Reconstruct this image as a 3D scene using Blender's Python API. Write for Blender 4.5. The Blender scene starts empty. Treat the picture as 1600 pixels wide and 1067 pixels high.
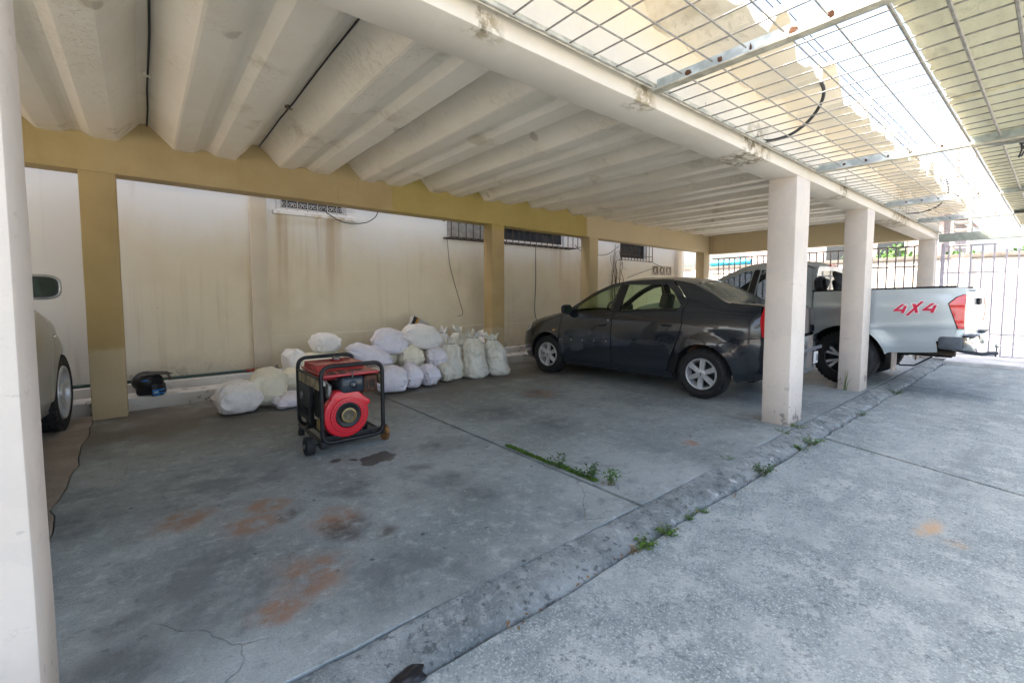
import bpy, bmesh, math, random
from mathutils import Vector, Matrix, noise
from mathutils.geometry import tessellate_polygon
R = math.radians
SC = bpy.context.scene
COL = SC.collection
rng = random.Random(7)

# ------------------------------------------------------------------ camera, sky, sun, exposure
def setup_camera():
    yaw, pitch, roll = R(50.648), R(-3.537), R(-0.052)
    f = Vector((math.cos(pitch)*math.cos(yaw), math.cos(pitch)*math.sin(yaw), math.sin(pitch)))
    r = Vector((math.sin(yaw), -math.cos(yaw), 0)); u = r.cross(f)
    c, s = math.cos(roll), math.sin(roll)
    r2 = c*r + s*u; u2 = -s*r + c*u
    cam = bpy.data.cameras.new('camera'); o = bpy.data.objects.new('camera', cam); COL.objects.link(o)
    m = Matrix((r2, u2, -f)).transposed().to_4x4(); m.translation = (0, 0, 1.3)
    o.matrix_world = m
    cam.sensor_width = 36; cam.lens = 701.6/1600*36; cam.shift_y = -29.7/1600
    cam.clip_start = .05; cam.clip_end = 500
    SC.camera = o
setup_camera()
SUN_DIR = Vector((-.38, .50, .87)).normalized()           # towards the sun
SUN_EL = math.asin(SUN_DIR.z); SUN_AZ = math.atan2(SUN_DIR.x, SUN_DIR.y)
w = bpy.data.worlds.new("World"); SC.world = w; w.use_nodes = True
nt = w.node_tree; bg = nt.nodes['Background']
sk = nt.nodes.new('ShaderNodeTexSky'); sk.sky_type = 'NISHITA'; sk.sun_disc = False
sk.sun_elevation = SUN_EL; sk.sun_rotation = SUN_AZ
sk.air_density = 1.0; sk.dust_density = 6.0; sk.ozone_density = 1.0
nt.links.new(sk.outputs[0], bg.inputs[0]); bg.inputs[1].default_value = .15
sl = bpy.data.lights.new('sun', 'SUN'); sl.energy = 3.2; sl.angle = R(.5); sl.color = (1, .95, .87)
so = bpy.data.objects.new('sun', sl); COL.objects.link(so); so.location = (0, 0, 20)
so.rotation_euler = SUN_DIR.to_track_quat('Z', 'Y').to_euler()
SC.view_settings.view_transform = 'Standard'; SC.view_settings.look = 'None'
SC.view_settings.exposure = 2.5; SC.view_settings.gamma = 1
SC.view_settings.use_curve_mapping = False
SC.render.engine = 'CYCLES'
SC.cycles.max_bounces = 10; SC.cycles.diffuse_bounces = 6; SC.cycles.transparent_max_bounces = 16
SC.cycles.use_denoising = True; SC.cycles.denoising_prefilter = 'ACCURATE'; SC.cycles.denoising_input_passes = 'RGB_ALBEDO_NORMAL'
SC.cycles.sample_clamp_indirect = 8

# ------------------------------------------------------------------ objects helpers
def link(o, parent=None):
    COL.objects.link(o)
    if parent: o.parent = parent
    return o
def tag(o, label=None, cat=None, group=None, kind=None):
    if label: o['label'] = label
    if cat: o['category'] = cat
    if group: o['group'] = group
    if kind: o['kind'] = kind
    return o
def empty(name, loc=(0, 0, 0), rz=0, label=None, cat=None, group=None, kind=None):
    o = bpy.data.objects.new(name, None); o.location = loc; o.rotation_euler = (0, 0, rz)
    o.empty_display_size = .1
    return tag(link(o), label, cat, group, kind)
def copy_tree(o, parent=None):
    c = o.copy(); link(c, parent)
    for ch in list(o.children): copy_tree(ch, c)
    return c
def smooth_mesh(me, angle=40):
    bm = bmesh.new(); bm.from_mesh(me)
    for f in bm.faces: f.smooth = True
    a = R(angle)
    for e in bm.edges:
        if len(e.link_faces) == 2:
            if e.calc_face_angle(0) > a: e.smooth = False
        else: e.smooth = False
    bm.to_mesh(me); bm.free()

class MB:
    """collects shapes, builds ONE mesh object"""
    def __init__(s): s.v = []; s.f = []; s.mi = []; s.cur = 0
    def add(s, vs, fs, M=None):
        n = len(s.v)
        s.v += [tuple(M @ Vector(p)) if M else tuple(p) for p in vs]
        s.f += [tuple(i+n for i in f) for f in fs]; s.mi += [s.cur]*len(fs)
        return s
    def box(s, lo, hi, M=None, bev=0):
        if bev > 0:
            bm = bmesh.new(); bmesh.ops.create_cube(bm, size=1)
            for v in bm.verts:
                v.co = Vector([lo[i]+(v.co[i]+.5)*(hi[i]-lo[i]) for i in range(3)])
            bmesh.ops.bevel(bm, geom=bm.edges[:], offset=bev, segments=2, affect='EDGES', profile=.5)
            bm.verts.index_update()
            s.add([v.co[:] for v in bm.verts], [[v.index for v in f.verts] for f in bm.faces], M); bm.free(); return s
        x0, y0, z0 = lo; x1, y1, z1 = hi
        return s.add([(x0,y0,z0),(x1,y0,z0),(x1,y1,z0),(x0,y1,z0),(x0,y0,z1),(x1,y0,z1),(x1,y1,z1),(x0,y1,z1)],
                     [(0,3,2,1),(4,5,6,7),(0,1,5,4),(1,2,6,5),(2,3,7,6),(3,0,4,7)], M)
    def tube(s, pts, r, n=8, M=None, closed=False, caps=True):
        pts = [Vector(p) for p in pts]; N = len(pts)
        rr = r if isinstance(r, (list, tuple)) else [r]*N
        vs = []; fs = []; up = None
        for i, p in enumerate(pts):
            if closed: t = (pts[(i+1) % N]-pts[i-1])
            else: t = pts[min(i+1, N-1)]-pts[max(i-1, 0)]
            if t.length < 1e-9: t = Vector((0, 0, 1))
            t.normalize()
            if up is None:
                up = Vector((0, 0, 1)) if abs(t.z) < .9 else Vector((1, 0, 0))
            a = up.cross(t); 
            if a.length < 1e-6: a = Vector((1, .3, .2)).cross(t)
            a.normalize(); b = t.cross(a); up = b
            for k in range(n):
                th = 2*math.pi*k/n
                vs.append(p+rr[i]*(math.cos(th)*a+math.sin(th)*b))
        for i in range(N if closed else N-1):
            j = (i+1) % N
            for k in range(n):
                k2 = (k+1) % n
                fs.append((i*n+k, i*n+k2, j*n+k2, j*n+k))
        if caps and not closed:
            fs.append(tuple(range(n-1, -1, -1))); fs.append(tuple((N-1)*n+k for k in range(n)))
        return s.add(vs, fs, M)
    def lathe(s, prof, n=32, M=None, axis='Z', close=False):
        """prof: list of (r, h)"""
        vs = []; fs = []; P = len(prof)
        for k in range(n):
            th = 2*math.pi*k/n; c, q = math.cos(th), math.sin(th)
            for (r, h) in prof:
                vs.append((r*c, r*q, h) if axis == 'Z' else (r*c, h, r*q) if axis == 'Y' else (h, r*c, r*q))
        for k in range(n):
            k2 = (k+1) % n
            for i in range(P if close else P-1):
                i2 = (i+1) % P
                fs.append((k*P+i, k2*P+i, k2*P+i2, k*P+i2))
        return s.add(vs, fs, M)
    def prism(s, poly, d0, d1, plane='XZ', M=None):
        """extrude a 2D polygon; plane XZ -> along Y, XY -> along Z, YZ -> along X"""
        def m(p, d): return (p[0], d, p[1]) if plane == 'XZ' else (p[0], p[1], d) if plane == 'XY' else (d, p[0], p[1])
        n = len(poly); vs = [m(p, d0) for p in poly]+[m(p, d1) for p in poly]
        tr = tessellate_polygon([[Vector((p[0], p[1], 0)) for p in poly]])
        fs = [tuple(t) for t in tr]+[tuple(i+n for i in reversed(t)) for t in tr]
        fs += [(i, (i+1) % n, n+(i+1) % n, n+i) for i in range(n)]
        return s.add(vs, fs, M)
    def build(s, name, mats, parent=None, smooth=None, fix=True):
        me = bpy.data.meshes.new(name); me.from_pydata(s.v, [], s.f); me.update()
        mats = mats if isinstance(mats, (list, tuple)) else [mats]
        for m in mats: me.materials.append(m)
        if len(mats) > 1: me.polygons.foreach_set('material_index', s.mi)
        if fix:
            bm = bmesh.new(); bm.from_mesh(me); bmesh.ops.recalc_face_normals(bm, faces=bm.faces[:]); bm.to_mesh(me); bm.free()
        if smooth: smooth_mesh(me, smooth)
        o = bpy.data.objects.new(name, me); return link(o, parent)
def inst(name, me, parent=None, loc=(0, 0, 0), rot=(0, 0, 0), scl=(1, 1, 1)):
    o = bpy.data.objects.new(name, me); link(o, parent); o.location = loc; o.rotation_euler = rot; o.scale = scl
    return o
def arc(cx, cz, r, a0, a1, n=14):
    return [(cx+r*math.cos(R(a0+(a1-a0)*i/n)), cz+r*math.sin(R(a0+(a1-a0)*i/n))) for i in range(n+1)]
def interp(tab, x):
    if x <= tab[0][0]: return tab[0][1]
    for (a, b), (c, d) in zip(tab, tab[1:]):
        if x <= c:
            return b+(d-b)*(x-a)/(c-a)
    return tab[-1][1]
def sinterp(tab, x):
    """monotone cubic"""
    n = len(tab)
    if x <= tab[0][0]: return tab[0][1]
    if x >= tab[-1][0]: return tab[-1][1]
    h = [tab[i+1][0]-tab[i][0] for i in range(n-1)]; d = [(tab[i+1][1]-tab[i][1])/h[i] for i in range(n-1)]
    def m(i):
        if i == 0: return d[0]
        if i == n-1: return d[-1]
        if d[i-1]*d[i] <= 0: return 0
        w1 = 2*h[i]+h[i-1]; w2 = h[i]+2*h[i-1]
        return (w1+w2)/(w1/d[i-1]+w2/d[i])
    for i in range(n-1):
        if x <= tab[i+1][0]:
            t = (x-tab[i][0])/h[i]; t2 = t*t; t3 = t2*t
            return (2*t3-3*t2+1)*tab[i][1]+(t3-2*t2+t)*h[i]*m(i)+(-2*t3+3*t2)*tab[i+1][1]+(t3-t2)*h[i]*m(i+1)
def rounded_path(pts, r, n=5, closed=False):
    pts = [Vector(p) for p in pts]; out = []; N = len(pts)
    for i, p in enumerate(pts):
        if not closed and i in (0, N-1): out.append(p); continue
        a = (pts[i-1]-p); b = (pts[(i+1) % N]-p); ra = min(r, a.length*.49, b.length*.49)
        A = p+a.normalized()*ra; B = p+b.normalized()*ra
        for k in range(n+1):
            t = k/n; out.append(A*(1-t)**2+p*2*t*(1-t)+B*t*t)
    return out

# ------------------------------------------------------------------ material helper
class N:
    def __init__(s, name):
        s.m = bpy.data.materials.new(name); s.m.use_nodes = True; s.t = s.m.node_tree; s.t.nodes.clear()
        s.out = s.t.nodes.new('ShaderNodeOutputMaterial'); s.b = s.t.nodes.new('ShaderNodeBsdfPrincipled')
        s.t.links.new(s.b.outputs[0], s.out.inputs[0])
        s._pos = None
    def n(s, ty): return s.t.nodes.new('ShaderNode'+ty)
    def l(s, a, b):
        if isinstance(a, (int, float)): b.default_value = a
        elif isinstance(a, tuple): b.default_value = a if len(a) == len(b.default_value) else (*a, 1)
        else: s.t.links.new(a, b)
        return s
    def pos(s):
        if s._pos is None: s._pos = s.n('NewGeometry').outputs['Position']
        return s._pos
    def obj(s): return s.n('TexCoord').outputs['Object']
    def normal(s): return s.n('NewGeometry').outputs['Normal']
    def map(s, vec, sc=(1, 1, 1), loc=(0, 0, 0)):
        m = s.n('Mapping'); s.l(vec, m.inputs[0]); m.inputs[1].default_value = loc; m.inputs[3].default_value = sc; return m.outputs[0]
    def sep(s, vec):
        q = s.n('SeparateXYZ'); s.l(vec, q.inputs[0]); return q.outputs
    def noise(s, vec, scale=5, detail=5, rough=.55, dist=0):
        q = s.n('TexNoise'); s.l(vec, q.inputs['Vector']); q.inputs['Scale'].default_value = scale
        q.inputs['Detail'].default_value = detail; q.inputs['Roughness'].default_value = rough; q.inputs['Distortion'].default_value = dist
        return q.outputs[0]
    def noisec(s, vec, scale=5, detail=3):
        q = s.n('TexNoise'); s.l(vec, q.inputs['Vector']); q.inputs['Scale'].default_value = scale; q.inputs['Detail'].default_value = detail
        return q.outputs[1]
    def vor(s, vec, scale=5, feat='F1', rand=1):
        q = s.n('TexVoronoi'); q.feature = feat; s.l(vec, q.inputs['Vector']); q.inputs['Scale'].default_value = scale
        q.inputs['Randomness'].default_value = rand
        return q.outputs[0]
    def ramp(s, fac, a, b, inv=False):
        q = s.n('MapRange'); q.interpolation_type = 'SMOOTHSTEP'; s.l(fac, q.inputs[0]); q.inputs[1].default_value = a; q.inputs[2].default_value = b
        q.inputs[3].default_value = 1 if inv else 0; q.inputs[4].default_value = 0 if inv else 1
        return q.outputs[0]
    def math(s, op, a, b=0, c=0):
        q = s.n('Math'); q.operation = op; s.l(a, q.inputs[0]); s.l(b, q.inputs[1]); s.l(c, q.inputs[2]); return q.outputs[0]
    def mul(s, a, b): return s.math('MULTIPLY', a, b)
    def add(s, a, b): return s.math('ADD', a, b)
    def mx(s, a, b): return s.math('MAXIMUM', a, b)
    def mix(s, fac, a, b, blend='MIX'):
        q = s.n('Mix'); q.data_type = 'RGBA'; q.blend_type = blend; q.clamp_factor = True
        s.l(fac, q.inputs[0]); s.l(a, q.inputs[6]); s.l(b, q.inputs[7]); return q.outputs[2]
    def vadd(s, a, b, sc=1):
        q = s.n('VectorMath'); q.operation = 'MULTIPLY_ADD'; s.l(b, q.inputs[0]); q.inputs[1].default_value = (sc, sc, sc); s.l(a, q.inputs[2]); return q.outputs[0]
    def warp(s, vec, scale, amt):
        q = s.n('VectorMath'); q.operation = 'SUBTRACT'; s.l(s.noisec(vec, scale, 4), q.inputs[0]); q.inputs[1].default_value = (.5, .5, .5)
        return s.vadd(vec, q.outputs[0], amt)
    def spot(s, vec, c, r, soft=.5, scl=(1, 1, 1)):
        """1 inside a blob round c"""
        sub = s.n('VectorMath'); sub.operation = 'SUBTRACT'; s.l(vec, sub.inputs[0]); sub.inputs[1].default_value = c
        mu = s.n('VectorMath'); mu.operation = 'MULTIPLY'; s.l(sub.outputs[0], mu.inputs[0]); mu.inputs[1].default_value = scl
        q = s.n('VectorMath'); q.operation = 'LENGTH'; s.l(mu.outputs[0], q.inputs[0])
        return s.ramp(q.outputs['Value'], r*(1-soft), r, inv=True)
    def bump(s, h, strength=.3, dist=.01, prev=None):
        q = s.n('Bump'); q.inputs['Strength'].default_value = strength; q.inputs['Distance'].default_value = dist
        s.l(h, q.inputs['Height'])
        if prev: s.l(prev, q.inputs['Normal'])
        return q.outputs[0]
    def set(s, col=None, rough=None, metal=None, nrm=None, spec=None, **k):
        b = s.b.inputs
        if col is not None: s.l(col, b['Base Color'])
        if rough is not None: s.l(rough, b['Roughness'])
        if metal is not None: s.l(metal, b['Metallic'])
        if nrm is not None: s.l(nrm, b['Normal'])
        if spec is not None: s.l(spec, b['Specular IOR Level'])
        for kk, vv in k.items(): s.l(vv, b[kk])
        return s.m
def plain(name, col, rough=.6, metal=0, var=.15, scale=8, bump=0, bscale=60, **k):
    q = N(name); p = q.obj()
    n1 = q.noise(p, scale, 5)
    c2 = tuple(x*(1-var*2) for x in col)
    c = q.mix(q.ramp(n1, .35, .7), c2, col)
    nr = q.bump(q.noise(p, bscale, 4), bump, .005) if bump else None
    r = q.math('MULTIPLY_ADD', n1, .2, rough-.1)
    return q.set(c, r, metal, nr, **k)
# ------------------------------------------------------------------ materials of the place
def m_floor():
    q = N('worn_concrete'); p = q.pos(); pw = q.warp(p, 2.2, .35); pf = q.warp(p, 9, .06)
    big = q.noise(pw, .8, 6, .6); mid = q.noise(p, 3.2, 7, .65); fine = q.noise(p, 40, 5, .7)
    c = q.mix(q.ramp(big, .33, .68), (.165, .198, .194), (.335, .372, .360))
    c = q.mix(q.mul(q.ramp(mid, .50, .72), .55), c, (.36, .37, .37))
    c = q.mix(q.mul(q.ramp(mid, .30, .45, True), .5), c, (.11, .122, .13))
    str_ = q.noise(q.map(pw, (1.2, 5, 1)), 1.6, 6, .6)
    c = q.mix(q.mul(q.ramp(str_, .55, .75), .35), c, (.11, .118, .125))
    c = q.mix(q.mul(q.ramp(fine, .35, .65), .3), c, (.42, .42, .41))
    m2 = q.noise(q.warp(p, 6, .1), 11, 6, .72); c = q.mix(q.mul(q.ramp(m2, .53, .64), .5), c, (.44, .465, .46)); c = q.mix(q.mul(q.ramp(m2, .34, .45, True), .5), c, (.115, .135, .138))
    # brown dirt towards the back of the bays
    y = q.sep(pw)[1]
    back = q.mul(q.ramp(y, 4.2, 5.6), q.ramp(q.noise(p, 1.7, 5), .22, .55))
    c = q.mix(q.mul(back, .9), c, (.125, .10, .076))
    po = q.ramp(q.vor(q.warp(p, 30, .02), 34), .08, .16, True); pm = q.ramp(q.noise(p, 2.1, 4), .45, .62); c = q.mix(q.mul(q.mul(po, pm), .65), c, (.085, .095, .098))
    gr = q.noise(p, 120, 3, .8); c = q.mix(q.mul(q.ramp(gr, .52, .66), .35), c, (.47, .48, .465)); c = q.mix(q.mul(q.ramp(gr, .36, .46, True), .35), c, (.10, .112, .114))
    # rust
    def spots(lst, vec):
        a = None
        for (x, yy, r) in lst:
            s_ = q.spot(vec, (x, yy, 0), r, .75, (1, 1, 0)); a = s_ if a is None else q.mx(a, s_)
        return a
    rn = q.ramp(q.noise(p, 9, 6, .7), .34, .60)
    rust = q.mul(spots([(.14, 3.13, .22), (.42, 2.82, .20), (.52, 3.06, .16), (.55, 2.15, .24), (.40, 2.03, .18), (3.66, 2.05, .14), (4.0, 4.3, .34), (.80, 2.62, .22)], pw), rn)
    c = q.mix(q.mul(rust, .78), c, (.30, .145, .072))
    oil = spots([(.80, 2.46, .17), (.92, 2.52, .12), (.58, 2.86, .11), (1.0, 2.35, .1)], pw)
    c = q.mix(q.mul(q.mul(oil, rn), .75), c, (.06, .045, .038))
    dk = spots([(-.34, 3.48, .35), (-.13, 1.99, .28), (-.1, 2.3, .2), (1.60, 2.66, .26), (1.66, 2.36, .26), (1.5, 2.95, .2), (4.03, 4.25, .5), (2.9, 3.9, .5), (.2, 2.35, .6), (.35, 3.6, .7), (.9, 1.9, .4), (1.05, 3.0, .25), (3.2, 3.2, .4), (2.0, 3.3, .3)], pw)
    c = q.mix(q.mul(q.mul(dk, q.ramp(mid, .36, .60)), .62), c, (.066, .074, .082))
    wet = spots([(1.40, 3.38, .17), (1.47, 3.43, .13), (1.33, 3.33, .10), (1.13, 3.53, .05), (1.25, 3.45, .04)], q.warp(p, 6, .22))
    wet = q.ramp(wet, .25, .45)
    c = q.mix(q.mul(wet, .85), c, (.05, .044, .040))
    # cracks
    cr = q.vor(q.warp(p, 3, .25), .42, 'DISTANCE_TO_EDGE'); cm = q.ramp(q.noise(p, .9, 2), .47, .56)
    crack = q.mul(q.ramp(cr, .0, .0022, True), cm)
    c = q.mix(q.mul(crack, .15), c, (.05, .05, .052))
    # flecks: pale bits of plaster, dark specks
    fl = q.ramp(q.vor(p, 13), .055, .085, True); fm = q.ramp(q.noise(p, 2.3, 3), .56, .64)
    c = q.mix(q.mul(q.mul(fl, fm), .8), c, (.62, .62, .60))
    ds = q.ramp(q.vor(q.warp(p, 20, .03), 8), .06, .12, True); dm = q.ramp(q.noise(q.map(p, (1, 1, 1), (5, 3, 0)), 1.5, 3), .52, .60)
    c = q.mix(q.mul(q.mul(ds, dm), .8), c, (.045, .048, .052))
    h = q.add(q.mul(fine, .4), q.add(q.mul(mid, .5), q.mul(crack, -1.2)))
    r = q.math('MULTIPLY_ADD', mid, .35, .42)
    r = q.mix(wet, r, (.30, .30, .30))
    return q.set(c, r, 0, q.bump(q.add(h, q.mul(gr, .5)), .6, .012), spec=.35)
def m_brownfloor():
    q = N('brown_concrete'); p = q.pos(); n1 = q.noise(q.warp(p, 3, .3), 2, 6, .6); n2 = q.noise(p, 70, 4, .7)
    c = q.mix(q.ramp(n1, .3, .7), (.20, .155, .12), (.34, .285, .235)); c = q.mix(q.mul(q.ramp(n2, .4, .7), .5), c, (.42, .37, .31))
    return q.set(c, .85, 0, q.bump(n2, .5, .008))
def m_drive():
    q = N('driveway_concrete'); p = q.pos(); pw = q.warp(p, 3, .2)
    big = q.noise(pw, .9, 6, .62); mid = q.noise(p, 6, 7, .7); ag = q.noise(p, 95, 3, .75); pit = q.vor(q.warp(p, 30, .02), 48); ag2 = q.noise(p, 38, 4, .75)
    c = q.mix(q.ramp(big, .30, .70), (.205, .244, .240), (.335, .372, .358))
    c = q.mix(q.mul(q.ramp(mid, .50, .62), .65), c, (.45, .468, .448))
    c = q.mix(q.mul(q.ramp(mid, .32, .46, True), .5), c, (.195, .212, .22))
    c = q.mix(q.mul(q.ramp(ag, .50, .64), .65), c, (.56, .58, .565))
    c = q.mix(q.mul(q.ramp(ag2, .37, .46, True), .72), c, (.125, .15, .152))
    c = q.mix(q.mul(q.ramp(pit, .10, .22, True), .6), c, (.15, .16, .168))
    c = q.mix(q.mul(q.ramp(q.noise(q.warp(p, 1.5, .5), 1.9, 7, .7), .50, .62), .5), c, (.39, .415, .402))
    tr = q.mul(q.ramp(q.noise(q.map(pw, (.30, 2.6, 1)), 1.4, 5), .50, .70), .32)
    c = q.mix(tr, c, (.185, .205, .215))
    rs = q.mx(q.spot(pw, (3.5, .42, 0), .13, .8, (.6, 1.6, 0)), q.spot(pw, (3.38, .28, 0), .1, .8, (1, 1.6, 0)))
    c = q.mix(q.mul(rs, q.ramp(mid, .35, .6)), c, (.50, .34, .20))
    h = q.add(q.mul(ag, .6), q.add(q.mul(ag2, .8), q.mul(mid, .5)))
    return q.set(c, .88, 0, q.bump(h, .75, .012), spec=.25)
def m_kerb():
    q = N('kerb_concrete'); p = q.pos(); pw = q.warp(p, 8, .1)
    n1 = q.noise(pw, 2.4, 7, .7); n2 = q.noise(p, 11, 6, .7); n3 = q.noise(p, 60, 4, .7)
    c = q.mix(q.ramp(n1, .36, .66), (.190, .212, .208), (.36, .382, .37))
    c = q.mix(q.mul(q.ramp(n2, .50, .62), .7), c, (.40, .41, .405))
    c = q.mix(q.mul(q.ramp(n2, .32, .44, True), .6), c, (.10, .112, .115))
    pl = q.ramp(q.noise(q.warp(p, 5, .1), 5.5, 4, .6), .64, .68)
    c = q.mix(q.mul(pl, .85), c, (.58, .585, .57))
    c = q.mix(q.mul(q.ramp(n3, .52, .66), .35), c, (.50, .51, .50)); c = q.mix(q.mul(q.ramp(q.noise(p, 24, 5, .7), .36, .45, True), .7), c, (.07, .08, .083))
    h = q.add(q.mul(n2, 1), q.mul(n3, .8))
    return q.set(c, .9, 0, q.bump(h, 1, .03), spec=.2)
def m_plaster(name, col, dirt=(.30, .24, .17), streak=0, rise=None, low=0, rough=.75, bump=.25, dirtamt=.5):
    """painted plaster: blotches, vertical rain streaks, damp and peeling near the ground"""
    q = N(name); p = q.pos(); pw = q.warp(p, 2, .3); z = q.sep(p)[2]
    n1 = q.noise(pw, 1.1, 6, .6); n2 = q.noise(p, 5, 7, .65); n3 = q.noise(p, 55, 4, .6)
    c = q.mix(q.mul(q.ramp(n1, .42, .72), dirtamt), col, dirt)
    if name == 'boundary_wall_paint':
        hi = q.ramp(q.add(z, q.mul(q.noise(q.map(p, (1, 1, .5)), 1.3, 5, .6), 1.1)), 2.2, 3.1); hi = q.mx(hi, q.ramp(q.sep(p)[0], .3, -.7)); c = q.mix(q.mul(hi, .85), c, (.80, .795, .77))  # skylight painted into the wall colour: paler upwards and in the left bay
    c = q.mix(q.mul(q.ramp(n2, .55, .75), .22), c, tuple(min(1, x*1.18) for x in col))
    if streak:
        sn = q.noise(q.map(p, (1, 1, .045)), 9, 4, .6); sm = q.ramp(q.noise(p, .7, 2), .42, .6)
        c = q.mix(q.mul(q.mul(q.ramp(sn, .54, .72), sm), streak*.28), c, (.38, .28, .17))
        if name == 'boundary_wall_paint':
            X_ = q.sep(p)[0]; zs = q.sep(p)[2]
            def under(a, b_, z1, z0): return q.mul(q.mul(q.ramp(X_, a-.06, a+.04), q.ramp(X_, b_-.04, b_+.06, True)), q.mul(q.ramp(zs, z0, z1), q.ramp(zs, z1+.01, z1+.03, True)))
            sn2 = q.noise(q.map(p, (1, 1, .03)), 6, 4, .6); rs = q.mul(q.ramp(sn2, .40, .62), q.mx(under(1.5, 2.55, 2.46, .7), q.mul(under(6.8, 7.5, 2.3, 1.0), .7)))
            c = q.mix(q.mul(rs, .62), c, (.42, .27, .10))
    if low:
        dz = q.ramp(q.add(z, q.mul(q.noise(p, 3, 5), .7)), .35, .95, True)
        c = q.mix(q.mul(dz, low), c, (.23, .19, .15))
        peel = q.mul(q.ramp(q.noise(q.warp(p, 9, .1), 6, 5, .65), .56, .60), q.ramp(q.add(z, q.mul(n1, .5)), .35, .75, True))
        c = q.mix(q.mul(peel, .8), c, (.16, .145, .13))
    if name == 'front_beam_paint':
        pk = None
        for (sx, sy, sz, sr) in ((2.36, 1.63, 2.46, .16), (3.95, 1.72, 2.45, .34), (9.2, 1.70, 2.43, .75), (1.2, 1.66, 2.47, .12), (6.3, 1.66, 2.45, .2)):
            s_ = q.spot(q.warp(p, 7, .22), (sx, sy, sz), sr, .6); pk = s_ if pk is None else q.mx(pk, s_)
        pk = q.mul(pk, q.ramp(q.noise(p, 14, 5, .7), .42, .56)); c = q.mix(q.mul(pk, .8), c, (.33, .25, .14)); c = q.mix(q.mul(q.mul(pk, q.ramp(n2, .5, .62)), .7), c, (.10, .085, .06))
    # specks and scuffs
    sp = q.ramp(q.vor(q.warp(p, 14, .03), 5), .03, .06, True)
    c = q.mix(q.mul(q.mul(sp, q.ramp(q.noise(p, 1.6, 2), .5, .6)), .7), c, (.16, .14, .12))
    if 'front_column' in name:
        sc = q.ramp(q.noise(q.warp(q.map(p, (2, 2, 5)), 4, .2), 4.5, 6, .7), .62, .68); c = q.mix(q.mul(sc, .38), c, (.34, .30, .27)); rp_ = q.ramp(q.noise(q.warp(p, 2, .3), 1.8, 3), .52, .535); c = q.mix(q.mul(rp_, .16), c, (.50, .46, .43))
    h = q.add(q.mul(n2, .6), q.mul(n3, .25))
    return q.set(c, rough, 0, q.bump(h, bump, .012), spec=.3)
def m_ochre():
    q = N('ochre_paint'); p = q.pos(); pw = q.warp(p, 3, .12); x, y, z = q.sep(pw)
    n1 = q.noise(p, 2, 6, .6); n3 = q.noise(p, 45, 4, .6)
    tan = q.mix(q.ramp(n1, .3, .7), (.39, .285, .135), (.445, .335, .17))
    olive = q.mix(q.ramp(n1, .3, .7), (.375, .28, .085), (.42, .32, .11))
    k = q.mul(q.ramp(x, 2.86, 2.90), q.ramp(x, 7.12, 7.16, True))
    k = q.mul(k, q.ramp(z, 2.4, 2.5))
    k2 = q.ramp(x, .2, -.6); k = q.mx(k, q.mul(k2, .3))
    c = q.mix(k, tan, olive)
    pale = q.mul(q.ramp(x, 7.16, 7.22), .75)
    c = q.mix(pale, c, (.56, .46, .29))
    lowc = q.ramp(q.add(z, q.mul(q.noise(p, 6, 5), .10)), .74, .80, True)
    c = q.mix(q.mul(lowc, .6), c, (.54, .44, .30))
    sc = q.ramp(q.noise(q.map(p, (3, 3, 20)), 3, 5), .68, .72)
    c = q.mix(q.mul(sc, .35), c, (.20, .16, .11))
    st = q.ramp(q.noise(q.map(p, (1, 1, .05)), 14, 4), .60, .76)
    c = q.mix(q.mul(st, .3), c, (.22, .15, .07))
    return q.set(c, .7, 0, q.bump(q.add(n3, q.mul(n1, .5)), .2, .01), spec=.3)
def m_sheet():
    q = N('roof_sheet_paint'); p = q.pos(); pw = q.warp(p, 2.5, .3)
    n1 = q.noise(pw, 1.3, 6, .6); n2 = q.noise(p, 6, 6, .6)
    c = q.mix(q.ramp(n1, .35, .7), (.82, .735, .60), (.87, .795, .67))
    st = q.mul(q.ramp(q.noise(q.warp(p, 3, .4), 1.7, 5, .6), .57, .72), .62)
    c = q.mix(st, c, (.50, .40, .26))
    c = q.mix(q.mul(q.ramp(q.vor(q.warp(p, 6, .15), 1.3), .05, .09, True), .5), c, (.36, .28, .17))
    wr = q.noise(q.warp(q.map(p, (1, 1.7, 1)), 6, .10), 15, 5, .55, 1.4)
    wm = q.ramp(q.noise(p, 1.6, 3), .44, .62)
    h = q.add(q.mul(q.mul(q.ramp(wr, .50, .72), wm), 1.0), q.add(q.mul(n2, .35), q.mul(q.noise(p, 1.5, 2), .3)))
    return q.set(c, .5, 0, q.bump(h, .6, .013), spec=.45)
FLOOR = m_floor(); BROWNF = m_brownfloor(); DRIVE = m_drive(); KERB = m_kerb()
OCHRE = m_ochre(); SHEET = m_sheet()
COLW = m_plaster('front_column_paint', (.70, .61, .53), (.58, .50, .42), low=.4, dirtamt=.5, bump=.4)
BEAMW = m_plaster('front_beam_paint', (.72, .635, .53), (.58, .49, .38), dirtamt=.5, bump=.35)
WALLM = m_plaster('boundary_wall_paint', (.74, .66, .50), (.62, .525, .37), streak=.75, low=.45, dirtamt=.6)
PILM = m_plaster('pilaster_paint', (.64, .56, .44), (.52, .43, .30), low=.7)
LEDGEM = m_plaster('ledge_paint', (.68, .66, .61), (.36, .30, .23), low=.22, dirtamt=.6)
STREETW = m_plaster('street_wall_plaster', (.60, .55, .48), (.36, .31, .25), streak=.3, dirtamt=.7)
DARKFILL = plain('joint_dirt', (.045, .043, .04), .95)
GALV = plain('galvanised_steel', (.60, .655, .64), .55, .1, var=.22, scale=9)
BEAMFL = plain('mesh_beam_paint', (.64, .57, .43), .55, .1, var=.2, scale=12)
WIREM = plain('mesh_wire', (.40, .365, .31), .5, .35, var=.2, scale=15)
RUST = plain('rust', (.19, .075, .03), .95, var=.3, scale=40, bump=.6)
GATEP = plain('gate_paint', (.58, .54, .62), .5, .1, var=.12)
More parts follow.
